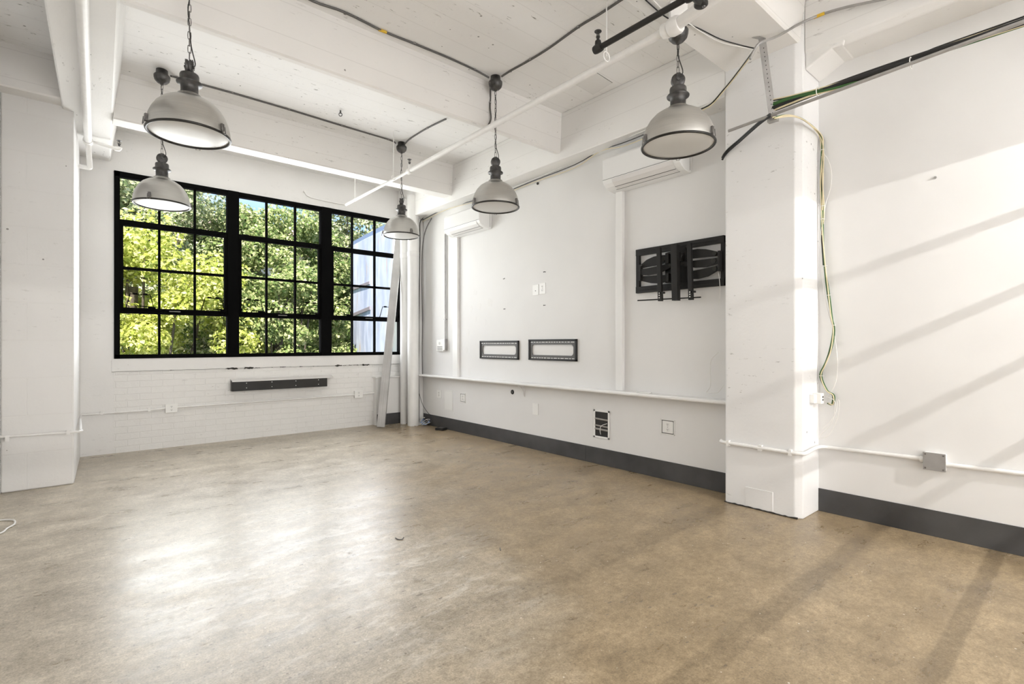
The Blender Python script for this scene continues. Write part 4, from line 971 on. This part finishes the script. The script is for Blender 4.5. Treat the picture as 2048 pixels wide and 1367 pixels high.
# corner vertical cables
for i, (uu, lb, mt, r) in enumerate((((840, 440), 'dark cable running down the corner beside the standpipe to the floor', M['rim'], .007), ((862, 436), 'grey armoured cable curving down the wall to the ledge beside the corner', M['conduit'], .008))):
    if i == 0: pts = [at(u, v, x=3.875) for u, v in ((846, 436), (840, 446), (840, 480), (839, 560), (838, 640), (838, 700), (837, 740), (838, 800), (838, 846))]
    else: pts = [at(u, v, x=3.89) for u, v in ((863, 436), (852, 458), (846, 485), (844, 520), (844, 580), (845, 640), (844.5, 700), (845, 753))]
    o = MB().tube(pts, r, 7, 3).build('corner_cable', mt); tag(o, lb, 'cable')
# tangle on the floor
tc_ = at(857, 848, z=0.0); 
for k, (mt, lb, nm) in enumerate(((M['wcord'], 'tangled white wires on the floor in the far corner', 'white_cable'), (M['bcord'], 'tangled pale blue wire on the floor in the far corner', 'blue_cable'), (M['cord'], 'dark wire dropping into the tangle on the floor in the corner', 'black_cable'))):
    if k < 2:
        pts = []
        for i in range(34 if k == 0 else 20):
            an = i*1.05+k; rr = .05+.055*R.random(); pts.append(Vector((tc_.x-.05+rr*math.cos(an)*1.2, tc_.y-.02+rr*math.sin(an), .006+.09*R.random()*(1 if i % 3 else .2))))
    else: pts = [at(838, 785, x=3.86), at(845, 808, x=3.86), at(855, 824, x=3.86), at(863, 832, x=3.86), at(864, 842, x=3.84), Vector((tc_.x, tc_.y-.02, .02))]
    o = MB().tube(pts, .0035, 6, 4).build(nm, mt); tag(o, lb, 'cable')
p = at(886, 859, z=0); root = empty('power_adapter', (p.x-.03, p.y, 0), .35); tag(root, 'flat black power adapter lying on the floor by the baseboard', 'adapter')
MB().box(-.055, .055, -.065, .065, 0, .035).build('body', M['black'], root, .006); MB().box(-.035, .035, -.045, .045, .035, .0365).build('top_label', simple_dark, root)
# debris at standpipe foot
m = MB()
for i in range(26):
    a = Vector((R.uniform(3.45, 3.85), R.uniform(6.55, 6.95), 0)); s_ = R.uniform(.006, .02)
    m.prism([a, a+Vector((s_, 0, 0)), a+Vector((s_*.6, s_, 0))], (0, 0, s_*.5))
o = m.build('rubble_crumbs', simple('grey_crumbs', (.25, .23, .21), .8)); tag(o, 'scattered grey crumbs at the foot of the standpipes', 'debris', kind='stuff')
# cords and bits on the floor
o = MB().tube([at(u, v, z=.006) for u, v in ((-60, 1085), (0, 1066), (14, 1056), (28, 1048), (28, 1040), (10, 1039), (-15, 1042))], .0055, 8, 4).build('white_cable', M['wcord']); tag(o, 'loop of white cord on the floor at the left edge', 'cable')
o = MB().tube([at(u, v, z=.004) for u, v in ((791, 1075), (797, 1078), (804, 1078), (807, 1074))], .003, 6, 3).build('wire_scrap', M['conduit']); tag(o, 'short curved dark wire scrap on the floor in the middle', 'scrap')
o = MB().tube([at(u, v, z=.003) for u, v in ((1000, 1095), (1001, 1100))], .003, 6, 0).build('wire_scrap', M['conduit']); tag(o, 'tiny dark scrap on the floor right of the curved wire', 'scrap')
# white wire near the bracket / ledge
o = MB().tube([at(u, v, x=3.93) for u, v in ((1436, 543), (1439, 560), (1440, 585), (1437, 610))], .003, 6, 3).build('white_cable', M['wcord']); tag(o, 'short white wire hanging from the big television bracket', 'cable')
o = MB().tube([at(u, v, x=3.945) for u, v in ((1437, 704), (1424, 716), (1420, 735), (1421, 770), (1413, 784), (1425, 785), (1436, 784), (1447, 770))], .0028, 6, 4).build('white_cable', M['wcord']); tag(o, 'thin white wire curling on the wall above the ledge by the pillar', 'cable')

# ------------------------------------------------------------------ partition behind the viewer
root = empty('glazing_screen', (1.8, -.6, 0)); tag(root, 'dark steel glazing bars behind the viewer', 'screen'); root['kind'] = 'structure'
for z, h_ in ((.93, .05), (1.184, .05), (1.472, .045), (1.742, .042), (1.98, .04), (2.228, .04)):
    MB().box(XL-1.8, XR2-1.8, -.01, .01, z-.0125, z+.0125).build('bar', M['frame'], root)
MB().box(XL-1.8, XR2-1.8, -.02, .02, 2.455, 2.60).build('header', M['trim'], root)
MB().box(XL-1.8, XR2-1.8, -.002, .002, 2.60, ZC).build('transom_pane', M['frosted'], root)

# ------------------------------------------------------------------ outside
def leaf_mat(name, c0, c1, c2):
    m, n, b = new_mat(name); n.nodes.remove(b); out = n.nodes['Material Output']
    g = N(n, 'ShaderNodeNewGeometry'); r = n.nodes.new('ShaderNodeValToRGB'); e = r.color_ramp.elements
    e[0].color = (*c0, 1); e[1].color = (*c2, 1); q = e.new(.5); q.color = (*c1, 1); n.links.new(g.outputs['Random Per Island'], r.inputs[0])
    d = N(n, 'ShaderNodeBsdfDiffuse'); t = N(n, 'ShaderNodeBsdfTranslucent'); mx = N(n, 'ShaderNodeMixShader'); mx.inputs[0].default_value = .38
    n.links.new(r.outputs[0], d.inputs[0]); n.links.new(r.outputs[0], t.inputs[0]); n.links.new(d.outputs[0], mx.inputs[1]); n.links.new(t.outputs[0], mx.inputs[2]); n.links.new(mx.outputs[0], out.inputs[0])
    return m
M['leaf_y'] = leaf_mat('yellow_green_leaves', (.26, .32, .06), (.52, .55, .13), (.82, .80, .36))
M['leaf_g'] = leaf_mat('mid_green_leaves', (.12, .19, .06), (.30, .36, .14), (.66, .66, .36))
M['leaf_p'] = leaf_mat('pale_green_leaves', (.16, .22, .10), (.36, .40, .22), (.70, .68, .48))
M['bark'] = simple('tree_bark', (.10, .08, .06), .9, vary=.3)
def tree(x, y, zb, zt, rx, ry, nblob, nleaf, mat, label, seed, leaf=.11):
    rg = np.random.default_rng(seed); root = empty('broadleaf_tree', (x, y, zb)); tag(root, label, 'tree', 'trees outside the window')
    H_ = zt-zb
    t = MB(); t.tube([(0, 0, 0), (.05, .03, H_*.3), (-.03, 0, H_*.55), (0, 0, H_*.8)], .10, 10, 0)
    th = []
    t.build('trunk', M['bark'], root)
    br = MB()
    # blobs fill an ellipsoid
    c = []
    while len(c) < nblob:
        p = rg.uniform(-1, 1, 3)
        if np.linalg.norm(p) < 1: c.append(p)
    c = np.array(c); c = c/np.maximum(np.linalg.norm(c, axis=1), .01)[:, None]*(np.linalg.norm(c, axis=1)**.45)[:, None]
    cen = np.array([0, 0, H_*.56]); sc_ = np.array([rx, ry, H_*.44]); cb = cen+c*sc_*.88
    for i in range(0, nblob, 3): br.tube([(0, 0, H_*.25+.3*float(cb[i, 2])*.5), tuple(cb[i]*.6+np.array([0, 0, .1])), tuple(cb[i])], .022, 5, 1)
    br.build('branches', M['bark'], root)
    per = nleaf//nblob; rb = rg.uniform(.32, .62, nblob)*(rx/2.3)
    d = rg.normal(size=(nblob, per, 3)); d /= np.linalg.norm(d, axis=2)[..., None]
    rad = rg.uniform(.55, 1.0, (nblob, per, 1)); d2 = d*rad*np.array([1, 1, .75])
    pos = (cb[:, None, :]+d2*rb[:, None, None]).reshape(-1, 3); nrm = (d+rg.normal(size=d.shape)*.7+np.array([0, 0, .45])).reshape(-1, 3); nrm /= np.linalg.norm(nrm, axis=1)[:, None]
    n = len(pos); a = np.cross(nrm, rg.normal(size=(n, 3))); a /= np.linalg.norm(a, axis=1)[:, None]; b = np.cross(nrm, a)
    s = rg.uniform(.6, 1.15, (n, 1))*leaf*.5
    q = [pos-a*s, pos-b*s*.62+nrm*s*.1-a*s*.15, pos+a*s*1.1-nrm*s*.35, pos+b*s*.62+nrm*s*.1-a*s*.15]
    v = np.stack(q, 1).reshape(-1, 3)
    me = bpy.data.meshes.new('foliage'); me.vertices.add(len(v)); me.vertices.foreach_set('co', v.ravel().astype(np.float32))
    me.loops.add(n*4); me.loops.foreach_set('vertex_index', np.arange(n*4, dtype=np.int32)); me.polygons.add(n)
    me.polygons.foreach_set('loop_start', np.arange(0, n*4, 4, dtype=np.int32)); me.polygons.foreach_set('loop_total', np.full(n, 4, dtype=np.int32))
    me.materials.append(mat); me.update(calc_edges=True); me.validate()
    o = bpy.data.objects.new('foliage', me); C.objects.link(o); o.parent = root
    return root
GZ = -3.6
tree(.75, 11.5, GZ, 3.7, 2.5, 1.6, 150, 75000, M['leaf_y'], 'bright yellow-green tree filling the left window unit', 1, .10)
tree(3.3, 11.6, GZ, 3.3, 1.8, 1.4, 110, 55000, M['leaf_g'], 'green tree filling the lower middle window unit', 2, .10)
tree(1.4, 15.5, GZ, 6.3, 3.0, 1.8, 130, 60000, M['leaf_p'], 'tall paler tree behind the bright yellow-green one', 3, .12)
tree(4.3, 15.0, GZ, 5.5, 2.7, 1.8, 130, 60000, M['leaf_g'], 'tall green tree behind the middle window unit', 4, .12)
tree(6.8, 15.5, GZ, 6.4, 2.5, 1.8, 110, 45000, M['leaf_p'], 'pale tree rising above the whitewashed shed', 5, .12)
tree(-1.4, 14.5, GZ, 5.9, 2.4, 1.8, 100, 35000, M['leaf_y'], 'yellow-green tree at the far left behind the window frame', 6, .14)
gd = MB().box(-40, 50, YW+.4, 70, GZ-.3, GZ).build('ground', simple('grass_ground', (.16, .20, .07), .9, vary=.3, scale=2)); gd['kind'] = 'structure'
# whitewashed building
A0 = Vector((5.12, 12.0, 0)); B0 = Vector((4.10, 7.66, 0)); nb = Vector((4.34, -1.02, 0)).normalized()
m = MB(); pts = [Vector((A0.x, A0.y, GZ)), Vector((B0.x, B0.y, GZ)), Vector((B0.x, B0.y, 3.30)), Vector((4.345, 8.7, 3.34)), Vector((4.77, 10.5, 3.50)), Vector((A0.x, A0.y, 3.62))]
root = empty('whitewashed_building', (5.2, 10, GZ)); tag(root, 'bluish whitewashed building with rust stains outside the right window unit', 'building')
def stucco():
    mt, n, b = new_mat('whitewashed_stucco'); tcn = N(n, 'ShaderNodeTexCoord'); nz = N(n, 'ShaderNodeTexNoise', Scale=1.6, Detail=8., Roughness=.65); mp = N(n, 'ShaderNodeMapping'); mp.inputs['Scale'].default_value = (1, 1, .45)
    n.links.new(tcn.outputs['Object'], mp.inputs[0]); n.links.new(mp.outputs[0], nz.inputs[0])
    c = ramp(n, nz.outputs['Fac'], .35, .65, (.34, .38, .52, 1), (.62, .65, .80, 1))  # blue of the wall's shade mixed into the whitewash colour
    n2 = N(n, 'ShaderNodeTexNoise', Scale=5., Detail=4.); mp2 = N(n, 'ShaderNodeMapping'); mp2.inputs['Scale'].default_value = (1.5, 1.5, .3); n.links.new(tcn.outputs['Object'], mp2.inputs[0]); n.links.new(mp2.outputs[0], n2.inputs[0])
    c = mixc(n, math_(n, 'MULTIPLY', ramp(n, n2.outputs['Fac'], .60, .70), .7), c, (.55, .36, .24, 1))
    n.links.new(c, b.inputs['Base Color']); b.inputs['Roughness'].default_value = .9
    bp = N(n, 'ShaderNodeBump', Strength=.5, Distance=.03); n.links.new(nz.outputs['Fac'], bp.inputs['Height']); n.links.new(bp.outputs[0], b.inputs['Normal']); return mt
W_ = PB(m.prism(pts, nb*5), 'wall', stucco(), root)
cp = MB(); top = pts[2:]; 
for a, b in zip(top, top[1:]): cp.prism([a+Vector((0, 0, 0)), b, b+Vector((0, 0, .09)), a+Vector((0, 0, .09))], nb*5)
for i in range(len(cp.v)): pass
PB(cp, 'coping', simple('blue_grey_coping', (.20, .26, .42), .7), root)
dvv = (B0-A0).normalized(); nout = -nb
def onw(u, v):                                 # point of that building's side wall
    k = (u-U0)/F; d = Vector((SA+CA*k, CA-SA*k, (V0-v)/F)); o_ = Vector((0, 0, H)); t = (A0-Vector((0, 0, 0))).dot(Vector((nb.x, nb.y, 0)))/d.dot(nb); return o_+d*t
for (u0, v0, u1, v1, hh) in ((706, 580, 740, 568, 5), (708, 632, 741, 619, 6)):
    a, b = onw(u0, v0), onw(u1, v1); z_ = hh*.012
    PB(MB().prism([a, b, b+Vector((0, 0, z_)), a+Vector((0, 0, z_))], nout*.02), 'lintel', simple('rusty_lintel', (.24, .21, .24), .8), root)
# house behind the trees
root = empty('brick_house', (7, 24, GZ)); tag(root, 'distant pale house glimpsed between the trees', 'building')
MB().box(-5, 4, -2, 4, 0, 8.6).build('wall', simple('pale_siding', (.66, .60, .54), .9, vary=.1, scale=3), root)
MB().prism([(-5.4, -2.6, 8.5), (-5.4, 4.6, 8.5), (-5.4, 1, 10.3)], (9.8, 0, 0)).build('roof', simple('brown_roof', (.34, .25, .21), .9, vary=.2), root)
for i in range(4): MB().box(-4+2*i, -3+2*i, -2.03, -1.98, 4.2, 5.6).build('window', simple_dark, root)
for i in range(2): MB().box(-5, 4, -2.5, -2, 3.1+i*3.2, 3.3+i*3.2).build('porch_roof', simple('porch_brown', (.36, .26, .22), .8), root)
